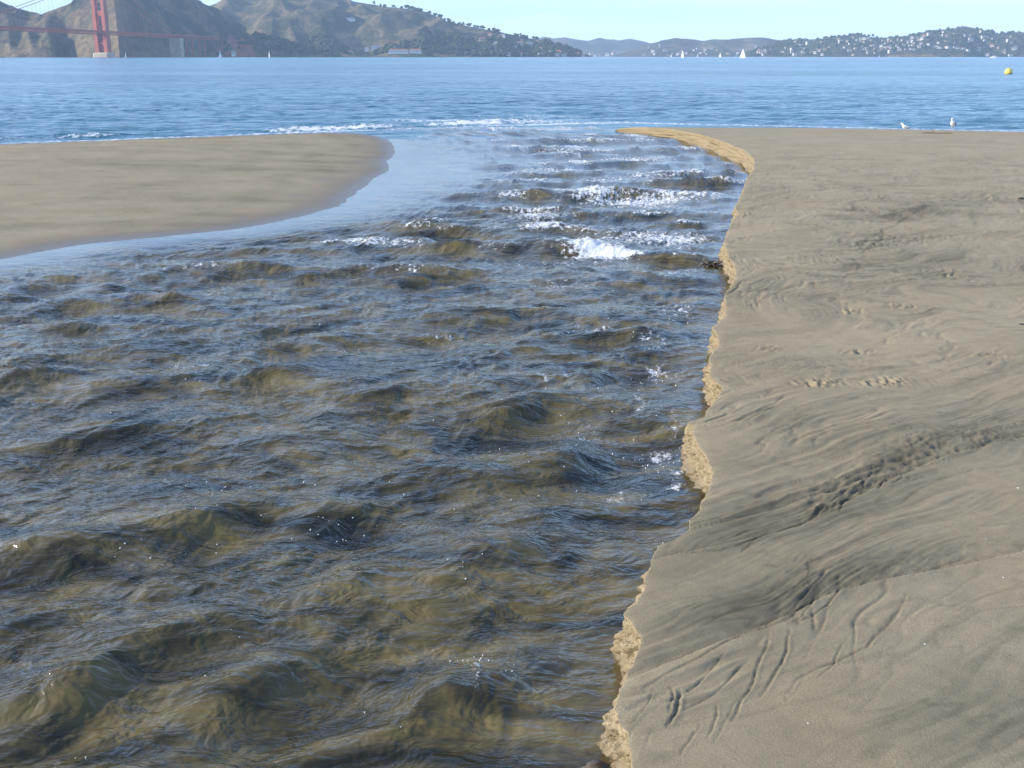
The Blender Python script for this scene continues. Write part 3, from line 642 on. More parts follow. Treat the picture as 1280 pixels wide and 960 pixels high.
HEAD = Hill('headland', M_HEAD, [(-260, -30, 3300, 4200), (-120, -20, 3250, 4100), (-40, -12, 3230, 4000), (4.7, 0, 3220, 3950), (23, 10, 3200, 3900), (44, 16.8, 3190, 3850), (57, 17.5, 3200, 3850), (66, 13, 3215, 3850),
    (76, 10, 3330, 3850), (84, 7, 3340, 3850), (103, 0.6, 3230, 3850), (120, -8, 3190, 3900), (150, -24, 3170, 3900), (158, -27, 3260, 3780), (170, -30, 3400, 3820), (200, -26, 3560, 3930), (235, -10, 3720, 4050), (250, 0, 3790, 4100), (262, 6, 3840, 4150), (285, 16, 3930, 4220), (310, 34, 4000, 4250)],
    noise=0.11, nscale=150, power=1.6, seed=1, cliff=0.85, label='steep brown headland behind the red bridge tower', step=0.8, rows=90,
    spurs=[(66, 0.02, 58, 0.5, 22, 26, 0.5), (100, 0.02, 104, 0.45, 26, 24, 0.6), (118, 0.02, 128, 0.5, 24, 22, 0.6), (150, 0.02, 146, 0.75, 42, 34, 0.85), (40, 0.02, 36, 0.4, 18, 22, 0.4), (12, 0.02, 16, 0.4, 20, 25, 0.4)])
BROWN = Hill('brown_hill', M_BROWN, [(225, 40, 4300, 5200), (250, 16, 4300, 5300), (265, 7, 4300, 5300), (283, 0, 4300, 5300), (330, -14, 4280, 5300), (400, -12, 4260, 5300), (444, 2, 4250, 5250), (469, 5, 4250, 5200), (487, 9, 4250, 5150), (508, 11, 4260, 5100), (534, 16, 4300, 5100),
    (559, 27, 4330, 5050), (587, 34, 4350, 5050), (623, 39, 4400, 5050), (645, 44, 4500, 5100), (659, 48, 4600, 5150), (681, 51, 4700, 5200), (695, 56.5, 4800, 5200), (713, 60, 4900, 5250), (728, 67, 5000, 5300), (740, 70, 5050, 5300)],
    noise=0.15, nscale=330, power=1.3, seed=4, label='brown grassy hill with dark wooded folds across the bay',
    spurs=[(505, 0.62, 430, 0.22, 36, 60, 0.55), (553, 0.6, 522, 0.2, 34, 45, 0.5), (352, 0.55, 330, 0.2, 45, 55, 0.45), (292, 0.7, 280, 0.4, 45, 55, 0.5), (400, 0.65, 372, 0.25, 36, 60, 0.25), (455, 0.6, 400, 0.3, 28, 50, 0.2)])
POINT = Hill('wooded_point', M_HEAD, [(232, 52, 3900, 4050), (240, 44, 3880, 4080), (262, 40, 3860, 4090), (300, 44, 3850, 4080), (330, 46, 3860, 4090), (352, 51, 3900, 4110), (380, 58, 3960, 4130), (410, 64, 4010, 4160), (428, 68.5, 4050, 4180)],
    noise=0.15, nscale=70, power=2.6, seed=7, cliff=0.7, red=[(270, 318, 0.0, 0.45)], label='low dark wooded point with a red cliff beside the headland', step=0.7, rows=50)
FAR = Hill('far_hill', M_FAR, [(640, 52, 9800, 11600), (680, 47, 9800, 11600), (692, 49, 9800, 11600), (705, 46, 9800, 11600), (720, 49, 9800, 11600), (735, 52, 9800, 11600), (752, 49, 9800, 11600), (772, 52, 9800, 11600), (787, 50.5, 9800, 11600), (812, 55, 9800, 11600), (840, 58, 9800, 11600), (860, 56, 9800, 11600), (900, 54, 9800, 11600), (977, 52, 9800, 11600), (1000, 52, 9800, 11600), (1060, 55, 9800, 11600), (1110, 49, 9800, 11600), (1150, 52, 9800, 11600), (1400, 52, 9800, 11600)],
    noise=0.2, nscale=500, seed=11, label='faint blue far hills beyond the bay', rows=40, step=1.5)
MID = Hill('low_brown_hill', M_FAR, [(770, 69, 7300, 8100), (790, 63, 7300, 8200), (810, 56, 7300, 8300), (825, 52, 7300, 8300), (842, 49, 7300, 8300), (860, 49.5, 7300, 8300), (877, 53, 7300, 8300), (892, 50.5, 7300, 8300), (915, 49.5, 7300, 8300), (930, 50, 7300, 8300), (950, 48, 7300, 8300), (967, 50.5, 7300, 8300), (977, 52.5, 7300, 8300), (1000, 56, 7300, 8300), (1040, 62, 7300, 8200), (1080, 69, 7300, 8100)],
    noise=0.22, nscale=330, seed=12, label='low brown hills with scattered houses along the far shore', rows=45)
TOWN = Hill('town_hill', M_TOWN, [(925, 69, 6300, 6700), (950, 60, 6150, 6700), (970, 55, 6050, 6700), (992, 51, 5950, 6700), (1025, 51, 5800, 6650), (1035, 48, 5750, 6600), (1047, 47, 5700, 6600), (1065, 46.5, 5650, 6550), (1075, 45.5, 5600, 6500), (1095, 48.5, 5560, 6500), (1112, 49, 5540, 6450), (1135, 47, 5520, 6400), (1145, 45, 5500, 6400), (1160, 41, 5480, 6400), (1185, 38.5, 5470, 6400), (1200, 36, 5480, 6400),
    (1217, 37, 5600, 6400), (1232, 41, 5650, 6400), (1242, 45, 5660, 6400), (1260, 43, 5640, 6400), (1290, 43, 5620, 6400), (1400, 38, 5600, 6400), (1540, 45, 5600, 6400)],
    noise=0.20, nscale=210, seed=15, label='wooded hill crowded with pale houses across the bay')
BLUFF = Hill('ochre_bluff', M_TOWN, [(1104, 70, 5380, 5480), (1112, 66, 5350, 5500), (1125, 63.5, 5330, 5500), (1150, 63, 5310, 5500), (1170, 62, 5300, 5500), (1190, 61, 5300, 5500), (1205, 63, 5320, 5500), (1215, 67, 5350, 5490), (1220, 70.5, 5390, 5480)],
    noise=0.15, nscale=60, power=2.8, seed=18, cliff=1.0, label='bare ochre sea bluff below the houses', step=0.7, rows=40)

# ------------------------------------------------------------------ suspension bridge
M_RED = plain('bridge_red', (0.41, 0.095, 0.055), 0.6, 0.3, 0.08, 0.05)
M_PIER = plain('pier_concrete', (0.46, 0.38, 0.27), 0.9, 0.1, 0.15, 0.08)
M_ROAD = plain('road_asphalt', (0.06, 0.06, 0.06), 0.9, 0.1)
TY = 3080.0
TX = kx(127, 40) * TY
BA = math.atan2(-0.956, -0.29)                  # from this tower towards the middle of the span
bridge = empty('suspension_bridge', (TX, TY, SEA), BA)
tag(bridge, 'red suspension bridge with a tall portal tower and thin hanger cables before the headland', 'bridge')
DK = far_z(127, 39.5, TY) - SEA                 # deck height at the tower
LH = 13.7
tw = MB()
for sgn in (-1, 1):                             # stepped cellular legs: wider below
    for z0, z1, wx_, wy_ in ((12, DK, 17, 11), (DK, 118, 15.4, 10), (118, 158, 13.6, 8.8), (158, 193, 12, 7.6), (193, 222, 10.4, 6.6)):
        tw.box(-wx_ / 2, wx_ / 2, sgn * LH - wy_ / 2, sgn * LH + wy_ / 2, z0, z1)
tower = tw.build('tower', M_RED, bridge)
for z0, z1 in ((104, 117), (143, 154), (180, 190), (211, 220)):
    st = MB().box(-4.4, 4.4, -9.2, 9.2, z0, z1)
    for q in range(3): st.box(-4.9, 4.9, -8.6 + q * 6.1, -8.6 + q * 6.1 + 3.4, z0 + 1.5, z1 - 1.5)
    st.build('portal_strut', M_RED, tower)
for z0, z1 in ((14, 14 + (DK - 24) / 2), (14 + (DK - 24) / 2 + 2, DK - 9)):
    for sg in (-1, 1):
        MB().bar((0, -9.5 * sg, z0), (0, 9.5 * sg, z1), 2.6, 5.5, up=(1, 0, 0)).build('cross_brace', M_RED, tower)
MB().box(-5, 5, -9.3, 9.3, 13 + (DK - 24) / 2, 17 + (DK - 24) / 2).build('brace_strut', M_RED, tower)
for sgn in (-1, 1):
    MB().loft([[Vector((sx_ * a, sgn * LH + sy_ * b, z)) for sx_, sy_ in ((-1, -1), (1, -1), (1, 1), (-1, 1))] for a, b, z in ((2.6, 2.6, 222.2), (2.6, 2.6, 225), (1.6, 1.6, 227.5))]).build('cable_saddle', M_RED, tower)
MB().loft([[Vector((sx_ * a, sy_ * b, z)) for sx_, sy_ in ((-1, -0.75), (-0.7, -1), (0.7, -1), (1, -0.75), (1, 0.75), (0.7, 1), (-0.7, 1), (-1, 0.75))] for a, b, z in ((15, 27, -6), (14.5, 26, 9), (13, 23, 12.2))]).build('pier', M_PIER, bridge)
S0, S1 = 760, -560
def deck_z(s): return DK + 3.4 * (1 - ((s - 640) / 640.0) ** 2) * (1 if s >= 0 else 1) + (0.0 if s > 0 else 0.0) - 3.4 * (1 - 1) if s >= 0 else DK + s * 0.012
dk_ = MB(); tr = MB(); rail = MB()
n_ = 44; ss = np.linspace(S1, S0, n_ + 1)
for i in range(n_):
    a, b = ss[i], ss[i + 1]; za, zb = deck_z(a), deck_z(b)
    dk_.bar((a, 0, za), (b, 0, zb), 26.0, 1.2)
    for sgn in (-1, 1):
        tr.bar((a, sgn * 13.4, za - 7.2), (b, sgn * 13.4, zb - 7.2), 1.0, 1.0); tr.bar((a, sgn * 13.4, za - 0.4), (b, sgn * 13.4, zb - 0.4), 0.9, 1.6)
        for q in range(3):
            u0, u1 = a + (b - a) * q / 3, a + (b - a) * (q + 1) / 3; um = (u0 + u1) / 2
            z0, z1, zm = deck_z(u0), deck_z(u1), deck_z(um)
            tr.bar((u0, sgn * 13.4, z0 - 7), (um, sgn * 13.4, zm - 1), 0.7); tr.bar((um, sgn * 13.4, zm - 1), (u1, sgn * 13.4, z1 - 7), 0.7); tr.bar((u0, sgn * 13.4, z0 - 7), (u0, sgn * 13.4, z0 - 1), 0.6)
        rail.bar((a, sgn * 12.7, za + 1.4), (b, sgn * 12.7, zb + 1.4), 0.3, 1.4)
deck = dk_.build('deck', M_RED, bridge); tr.build('stiffening_truss', M_RED, deck); rail.build('railing', M_RED, deck)
def cable_z(s):
    if s >= 0: return deck_z(s) + 4 + (226 - DK - 7.4) * ((640 - s) / 640.0) ** 2
    f = min(1.0, -s / 343.0); return 226 + (deck_z(-343) + 3 - 226) * f - 18 * math.sin(math.pi * f)
for sgn in (-1, 1):
    MB().tube([(s_, sgn * LH, cable_z(s_)) for s_ in np.linspace(-343, S0, 60)], 0.75, 6).build('main_cable', M_RED, bridge)
    for s_ in list(np.arange(15.2 * 2, S0, 15.2)) + list(np.arange(-30.4, -335, -15.2)):
        MB().tube([(s_, sgn * LH, deck_z(s_) + 0.4), (s_, sgn * LH, cable_z(s_))], 0.20, 4, False).build('hanger_cable', M_RED, bridge)
for s_, w in ((-343, 9),):                        # pylon where the suspended span meets the viaduct
    MB().box(s_ - w, s_ + w, -18, 18, -4, deck_z(s_) - 8).build('pylon', M_PIER, bridge)
for s_ in (-410, -480):
    vb = MB()
    for sgn in (-1, 1): vb.box(s_ - 1.6, s_ + 1.6, sgn * 10 - 1.6, sgn * 10 + 1.6, -4, deck_z(s_) - 7.8)
    vb.bar((s_, -10, 12), (s_, 10, 40), 1.2); vb.bar((s_, 10, 12), (s_, -10, 40), 1.2)
    vb.build('viaduct_bent', M_RED, bridge)

# ------------------------------------------------------------------ houses on the far slopes
M_WALLS = [plain('wall_white', (0.62, 0.59, 0.53), 0.8, 0.2, 0.05), plain('wall_cream', (0.46, 0.39, 0.29), 0.8, 0.2, 0.05), plain('wall_grey', (0.34, 0.33, 0.31), 0.8, 0.2, 0.05), plain('wall_tan', (0.38, 0.27, 0.18), 0.8, 0.2, 0.05)]
M_ROOFS = [plain('roof_brown', (0.16, 0.11, 0.08), 0.9, 0.1), plain('roof_red', (0.36, 0.12, 0.07), 0.9, 0.1), plain('roof_grey', (0.2, 0.2, 0.2), 0.9, 0.1)]
M_GLASS = plain('dark_pane', (0.04, 0.05, 0.06), 0.15, 0.5)
def house_mesh(w, d, h, rh, wm, rm, hip=0.0):
    mb = MB(); mb.box(-w / 2, w / 2, -d / 2, d / 2, -6, h)
    nw = len(mb.f)
    e = 0.6; i = hip * w / 2
    mb.add([(-w / 2 - e, -d / 2 - e, h), (w / 2 + e, -d / 2 - e, h), (w / 2 + e, d / 2 + e, h), (-w / 2 - e, d / 2 + e, h), (-w / 2 - e + i, 0, h + rh), (w / 2 + e - i, 0, h + rh)],
        [(0, 1, 5, 4), (2, 3, 4, 5), (1, 2, 5), (3, 0, 4), (3, 2, 1, 0)])
    nr_ = len(mb.f)
    k = max(2, int(w / 4))
    for q in range(k):
        x0 = -w / 2 + (q + 0.25) * w / k; mb.box(x0, x0 + 0.5 * w / k, -d / 2 - 0.05, -d / 2 + 0.05, h * 0.35, h * 0.78)
    me = bpy.data.meshes.new('house'); me.from_pydata(mb.v, [], mb.f); me.update()
    for mm in (wm, rm, M_GLASS): me.materials.append(mm)
    me.polygons.foreach_set('material_index', np.array([0] * nw + [1] * (nr_ - nw) + [2] * (len(mb.f) - nr_), dtype=np.int32))
    me.update(); return me
HOUSES = [house_mesh(w, d, h, rh, M_WALLS[a], M_ROOFS[b], hp) for w, d, h, rh, a, b, hp in
    ((15, 10, 8, 3, 0, 0, 0), (18, 11, 9, 3.5, 0, 2, 0.4), (13, 11, 10, 2.5, 1, 0, 0.5), (20, 12, 8, 4, 1, 1, 0.3), (14, 10, 8, 3, 2, 2, 0), (16, 11, 11, 3, 0, 1, 0.5), (13, 10, 7, 3, 3, 0, 0), (24, 12, 9, 2.5, 0, 0, 0.2))]
WALL_WORD = ['white brown-roofed', 'white grey-roofed', 'cream brown-roofed', 'cream red-roofed', 'grey', 'white red-roofed', 'tan', 'long white']
def put_house(P, k, label, group, name='house', sc=1.0, rz=None):
    o = bpy.data.objects.new(name, HOUSES[k]); C.objects.link(o); o.location = P + Vector((0, 0, 0.3)); o.scale = (sc, sc, sc)
    o.rotation_euler = (0, 0, random.uniform(-0.7, 0.7) if rz is None else rz)
    return tag(o, label.replace('pale', WALL_WORD[k], 1), 'house', group)
rh = random.Random(21)
cnt = 0
while cnt < 165:
    px = rh.uniform(945, 1300); top = float(np.interp(px, TOWN.px, TOWN.top))
    py = rh.uniform(top + 1.5, 70.5)
    dens = 0.35 + 0.65 * (1060 < px < 1160) + 0.25 * (py > 62)
    if 1108 < px < 1216 and py > 61: continue
    if rh.random() > dens: continue
    put_house(TOWN.hit(px, py), rh.randrange(8), 'small pale house ' + ('low on the crowded wooded hillside near the shore' if py > 62 else 'high on the crowded wooded hillside' if py < top + 9 else 'halfway up the crowded wooded hillside'), 'houses on the wooded hillside', sc=rh.uniform(0.55, 1.1)); cnt += 1
for i in range(14):
    px = rh.uniform(1112, 1212); put_house(BLUFF.at(px, rh.uniform(0.75, 1.0)), rh.randrange(8), 'pale house on top of the bare ochre bluff', 'houses on the ochre bluff', sc=rh.uniform(0.8, 1.1))
for i in range(58):
    px = rh.uniform(805, 1000); py = 69.5 - abs(rh.gauss(0, 5)); py = max(py, float(np.interp(px, MID.px, MID.top)) + 4)
    put_house(MID.hit(px, py), rh.randrange(8), 'tiny pale house on the low brown hills of the far shore', 'houses on the low brown hills', sc=rh.uniform(0.6, 1.2))
for i in range(38):
    px = rh.choice([rh.uniform(752, 815), rh.uniform(712, 750)]); put_house(FAR.at(px, rh.uniform(0.0, 0.12)), rh.randrange(8), 'pale building along the waterfront under the faint blue hills', 'waterfront buildings under the blue hills', sc=rh.uniform(1.3, 2.4))
for i in range(30):
    px = rh.uniform(600, 728); put_house(BROWN.at(px, rh.choice([rh.uniform(0.02, 0.2), rh.uniform(0.1, 0.8)])), rh.randrange(8), 'pale house among trees on the tapering end of the brown hill', 'houses on the end of the brown hill', sc=rh.uniform(0.7, 1.2))
for px, py, k, sc, lab in ((650, 58, 5, 1.5, 'white block at the shore below the wooded end of the brown hill'), (662, 58, 1, 1.5, 'white block at the shore below the wooded end of the brown hill')):
    put_house(BROWN.hit(px, py), k, lab, 'white blocks at the shore', 'white_building', sc, 0.2)

M_BRIGHT = plain('whitewash', (0.80, 0.78, 0.73), 0.8, 0.2, 0.04)
def long_building(name, label, P, w, d, h, rm, nwin, rz=0.1):
    t_ = empty(name, P, rz); tag(t_, label, 'building')
    MB().box(-w / 2, w / 2, -d / 2, d / 2, -5, h).build('wall', M_BRIGHT, t_)
    e = 1.0
    MB().add([(-w / 2 - e, -d / 2 - e, h), (w / 2 + e, -d / 2 - e, h), (w / 2 + e, d / 2 + e, h), (-w / 2 - e, d / 2 + e, h), (-w / 2 + d / 2, 0, h + d * 0.32), (w / 2 - d / 2, 0, h + d * 0.32)],
        [(0, 1, 5, 4), (2, 3, 4, 5), (1, 2, 5), (3, 0, 4), (3, 2, 1, 0)]).build('roof', rm, t_)
    for q in range(nwin):
        x0 = -w / 2 + (q + 0.3) * w / nwin; MB().box(x0, x0 + 0.4 * w / nwin, -d / 2 - 0.06, -d / 2 + 0.04, h * 0.3, h * 0.75).build('window', M_GLASS, t_)
long_building('barracks', 'long low white barracks with a red roof on the shore under the brown hill', BROWN.hit(498, 66.5), 72, 14, 11, M_ROOFS[1], 9)
long_building('barracks', 'shorter white barracks with a red roof at the wooded side of the long one', BROWN.hit(519, 66.5), 46, 14, 11, M_ROOFS[1], 6)
long_building('white_lodge', 'white lodge with a dark roof among trees above the shore', BROWN.hit(470, 62.5), 34, 15, 15, M_ROOFS[0], 5)
long_building('white_cottage', 'small white cottage with a dark roof beside the white lodge', BROWN.hit(459, 63.5), 18, 12, 11, M_ROOFS[0], 3)
long_building('shore_house', 'pale shore house with a red roof at the foot of the dark point', BROWN.hit(436, 67.0), 30, 12, 8, M_ROOFS[1], 4)
long_building('hilltop_house', 'white flat block alone high on the brown hillside', BROWN.hit(438, 25.5), 46, 12, 9, M_ROOFS[2], 7)
long_building('boathouse', 'white boathouse at the tip of the wooded point', POINT.at(292, 0.03), 13, 9, 12, M_ROOFS[2], 2)

# ------------------------------------------------------------------ trees on the far slopes
def leaf_material(name, a, b):
    m, n, l, p = new_mat(name); h = N(n, l)
    l.new(h.mix(h.ramp(h.noise(h.pos(), 0.12, 5, 0.7), 0.35, 0.65), a, b), p.inputs['Base Color']); p.inputs['Roughness'].default_value = 0.9; p.inputs['Specular IOR Level'].default_value = 0.1
    return m
M_LEAF = leaf_material('dark_foliage', (0.028, 0.038, 0.018), (0.065, 0.078, 0.035))
M_BARK = plain('bark', (0.10, 0.075, 0.055), 0.9, 0.1)
def ico(sub=1):
    bm = bmesh.new(); bmesh.ops.create_icosphere(bm, subdivisions=sub, radius=1.0); bm.verts.ensure_lookup_table()
    v = np.array([x.co[:] for x in bm.verts]); f = np.array([[q.index for q in p.verts] for p in bm.faces]); bm.free(); return v, f
IV, IF = ico(2)                     # 42 vertices
def tree_meshes(seed, tall, wide):
    r = np.random.default_rng(seed); V = []; F = []; b = 0
    for i in range(11):             # leaf clumps through the crown
        c = np.array([r.normal(0, wide * 0.32), r.normal(0, wide * 0.32), tall * r.uniform(0.38, 0.92)]); rad = wide * r.uniform(0.2, 0.36)
        v = IV * (rad * (1 + 0.35 * r.standard_normal((len(IV), 1)))) * [1, 1, 0.8] + c
        V.append(v); F.append(IF + b); b += len(v)
    crown = raw_mesh('crown', np.concatenate(V), np.concatenate(F), smooth=False); crown.materials.append(M_LEAF)
    mb = MB().tube([(0, 0, -3), (0.1, 0, tall * 0.3), (0.3, 0.2, tall * 0.75)], [0.7, 0.5, 0.15], 6)
    for i in range(4):
        a = i * 1.7 + seed; mb.tube([(0.1, 0, tall * 0.35), (math.cos(a) * wide * 0.35, math.sin(a) * wide * 0.35, tall * 0.65)], [0.3, 0.1], 5)
    trunk = mb.mesh('trunk'); trunk.materials.append(M_BARK); return trunk, crown
TREES = [tree_meshes(301, 17, 14), tree_meshes(302, 22, 12), tree_meshes(303, 14, 15), tree_meshes(304, 19, 18)]
def put_tree(P, k, sc, label, group):
    t_ = empty('tree', P - Vector((0, 0, 0.5)), random.uniform(0, 6)); t_.scale = (sc, sc, sc); tag(t_, label, 'tree', group)
    link('trunk', TREES[k][0], None, t_); link('crown', TREES[k][1], None, t_)
rt = random.Random(5)
for i in range(80):
    px = 700 - 190 * rt.random() ** 1.4 if i > 14 else rt.uniform(470, 540); put_tree(BROWN.at(px, rt.uniform(0.86, 1.0)), rt.randrange(4), rt.uniform(0.4, 0.9), 'dark tree standing on the skyline of the brown hill', 'trees on the skyline of the brown hill')
for i in range(46):
    px = rt.uniform(1000, 1290) if i > 12 else rt.uniform(1030, 1100); put_tree(TOWN.at(px, rt.uniform(0.93, 1.0)), rt.randrange(4), rt.uniform(0.5, 0.95), 'dark tree on the skyline above the crowded wooded hillside', 'trees on the skyline above the houses')
def woods(name, hill, n, pick, label, size):
    r = np.random.default_rng(len(name)); V = []; F = []; b = 0; k = 0
    while k < n:
        px, tf = pick(r)
        P = hill.at(px, tf); sz = size * r.uniform(0.6, 1.3)
        v = IV * (sz * (1 + 0.28 * r.standard_normal((len(IV), 1)))) * [1, 1, 0.85] + np.array(P) + [0, 0, sz * 0.5]
        V.append(v); F.append(IF + b); b += len(v); k += 1
    me = raw_mesh(name, np.concatenate(V), np.concatenate(F), smooth=False)
    tag(link(name, me, M_LEAF), label, 'woods', kind='stuff')
woods('point_woods', POINT, 350, lambda r: (r.uniform(318, 422) if r.random() < 0.8 else r.uniform(240, 330), r.uniform(0.1, 1.0) if True else 0), 'dark scrubby woods covering the low point', 6)
woods('hillside_woods', BROWN, 900, lambda r: ((lambda u: (525 + 200 * u ** 0.7, r.uniform(0.02, 0.35 + 0.6 * u)))(r.random()) if r.random() < 0.75 else (r.uniform(380, 560), r.uniform(0.07, 0.18))), 'dark woods on the lower slopes of the brown hill', 8)
woods('town_woods', TOWN, 900, lambda r: (r.uniform(935, 1330), r.uniform(0.02, 1.0)), 'dark trees between the houses of the crowded hillside', 7)

# ------------------------------------------------------------------ boats and buoy
M_HULL = plain('hull_white', (0.82, 0.82, 0.80), 0.35, 0.5, 0.03); M_SAIL = plain('sail_cloth', (0.86, 0.86, 0.83), 0.7, 0.2, 0.03); M_SPAR = plain('spar', (0.5, 0.48, 0.44), 0.4, 0.5)
M_DARKTRIM = plain('dark_trim', (0.05, 0.05, 0.06), 0.4, 0.4)
def hull_mesh(L, B, H, name='hull'):
    rings = []
    for t_, wf, zf in ((-0.5, 0.72, 0.0), (-0.25, 0.95, 0.0), (0.0, 1.0, 0.0), (0.25, 0.75, 0.05), (0.42, 0.32, 0.12), (0.5, 0.03, 0.2)):
        w = B / 2 * wf; rings.append([Vector((t_ * L, -w, H * (1 + zf))), Vector((t_ * L, -w * 0.85, 0.1)), Vector((t_ * L * 0.96, -w * 0.4, -0.55)), Vector((t_ * L * 0.96, w * 0.4, -0.55)), Vector((t_ * L, w * 0.85, 0.1)), Vector((t_ * L, w, H * (1 + zf)))])
    return MB().loft(rings).mesh(name)
def sail(pts_luff, pts_leech, belly, name, parent, n=6):
    mb = MB(); rows = []
    for i in range(n + 1):
        a = Vector(pts_luff[0]).lerp(Vector(pts_luff[1]), i / n); b = Vector(pts_leech[0]).lerp(Vector(pts_leech[1]), i / n)
        rows.append([a.lerp(b, j / 4) + Vector((0, belly * math.sin(math.pi * j / 4) * (1 - i / n), 0)) for j in range(5)])
    vs = [p for r in rows for p in r] + [p + Vector((0, 0.04, 0)) for r in rows for p in r]; m_ = (n + 1) * 5; fs = []
    for i in range(n):
        for j in range(4):
            q = i * 5 + j; fs += [(q, q + 1, q + 6, q + 5), (q + m_ + 5, q + m_ + 6, q + m_ + 1, q + m_)]
    mb.add(vs, fs); return mb.build(name, M_SAIL, parent, True)
def sailboat(px, hpx, label, yaw, jib=True, mast=14.0):
    D = 1520 * mast / hpx
    t_ = empty('sailboat', (kx(px) * D, D, SEA), yaw); tag(t_, label, 'sailboat', 'sailboats out on the bay')
    link('hull', hull_mesh(10.5, 3.2, 1.2), M_HULL, t_)
    MB().box(-2.2, 1.8, -0.9, 0.9, 1.1, 1.75).build('cabin', M_HULL, t_)
    MB().tube([(0.8, 0, 1.0), (0.8, 0, mast)], [0.12, 0.07], 6).build('mast', M_SPAR, t_); MB().tube([(0.8, 0, 2.3), (-4.3, 0.3, 2.2)], 0.09, 6).build('boom', M_SPAR, t_)
    sail([(0.7, 0.0, 2.4), (0.7, 0, mast - 0.2)], [(-4.2, 0.25, 2.3), (0.5, 0, mast - 0.3)], 0.55, 'mainsail', t_)
    if jib: sail([(5.0, 0.0, 1.6), (1.0, 0, mast - 1.6)], [(0.2, 0.5, 1.9), (0.9, 0, mast - 1.8)], 0.6, 'jib', t_)
sailboat(929, 11.5, 'largest white sailboat, full mainsail and jib, before the low brown hills', 2.6)
sailboat(853.5, 9.5, 'slim white sailboat before the lowest dip of the far brown hills', 2.0)
sailboat(900.5, 5.5, 'small white sailboat in the gap between the largest and the slim sailboat', 2.3)
sailboat(872, 4.2, 'tiny white sailboat next to the slim sailboat', 2.9, False)
sailboat(920.5, 5.0, 'small white sailboat close behind the bow of the largest sailboat', 0.5)
sailboat(839, 3.6, 'tiny white sailboat on the waterfront side of the slim sailboat', 2.7)
sailboat(1099.5, 5.0, 'small white sailboat under the crowded wooded hillside', 0.9)
sailboat(275, 9.5, 'slim white sailboat below the red cliff of the dark point', 1.2)
sailboat(336.5, 9.0, 'white sailboat below the dark woods of the low point', 1.9)
sailboat(157, 8.0, 'white sailboat close beside the red bridge tower', 1.4, False)
def motorboat(px, wpx, label, yaw, L=13.0):
    D = 1520 * L / wpx
    t_ = empty('motorboat', (kx(px) * D, D, SEA), yaw); tag(t_, label, 'motorboat', 'motorboats on the bay')
    link('hull', hull_mesh(L, 4.0, 1.6), M_HULL, t_)
    c_ = MB().loft([[Vector((x, y, z)) for x, y in ((-L * 0.3 + i, -1.6), (L * 0.22 - i, -1.4), (L * 0.22 - i, 1.4), (-L * 0.3 + i, 1.6))] for i, z in ((0, 1.5), (0.7, 3.4))]).build('cabin', M_HULL, t_)
    MB().box(-L * 0.22, L * 0.12, -1.62, 1.62, 2.3, 2.9).build('cabin_window', M_DARKTRIM, c_)
    MB().box(-L * 0.2, L * 0.02, -1.3, 1.3, 3.95, 4.1).build('bridge_roof', M_HULL, t_)
    for x in (-L * 0.18, 0): MB().tube([(x, -1.1, 3.3), (x, -1.1, 4.0)], 0.06, 5).build('post', M_SPAR, t_)
    MB().tube([(-1, 0, 4.0), (-1, 0, 6.4)], [0.07, 0.03], 5).build('antenna', M_SPAR, t_)
motorboat(1243, 9.0, 'white motorboat behind the yellow buoy, before the crowded hillside', 2.9)
motorboat(72, 5.0, 'tiny white motorboat beneath the bridge deck before the headland', 0.3)

M_YEL = plain('buoy_yellow', (0.70, 0.50, 0.10), 0.45, 0.4, 0.10); M_WEED = plain('buoy_weed', (0.06, 0.06, 0.04), 0.8, 0.2)
BD = 172.0
bu = empty('mooring_buoy', (kx(1261, 88) * BD, BD, SEA)); bu.scale = (0.78,) * 3; bu.rotation_euler = (0.05, -0.16, 0.3); tag(bu, 'round yellow mooring buoy floating on the blue bay', 'buoy')
def lathe(prof, n=24): return [[Vector((r * math.cos(q * 2 * math.pi / n), r * math.sin(q * 2 * math.pi / n), z)) for q in range(n)] for r, z in prof]
MB().loft(lathe([(0.3, -0.45), (0.62, -0.2), (0.70, 0.12), (0.72, 0.3), (0.68, 0.55), (0.55, 0.82), (0.36, 1.0), (0.16, 1.09), (0.02, 1.11)])).build('body', M_YEL, bu, True)
MB().loft(lathe([(0.705, -0.12), (0.735, 0.0), (0.735, 0.14), (0.712, 0.17)])).build('weed_band', M_WEED, bu, True)
MB().tube([(0.1 * math.cos(a), 0, 1.12 + 0.1 * math.sin(a)) for a in np.linspace(-0.3, math.pi + 0.3, 9)], 0.025, 6).build('lifting_eye', M_SPAR, bu, True)
MB().loft(lathe([(0.735, 0.26), (0.745, 0.28), (0.745, 0.34), (0.73, 0.36)])).build('rubbing_band', M_YEL, bu, True)

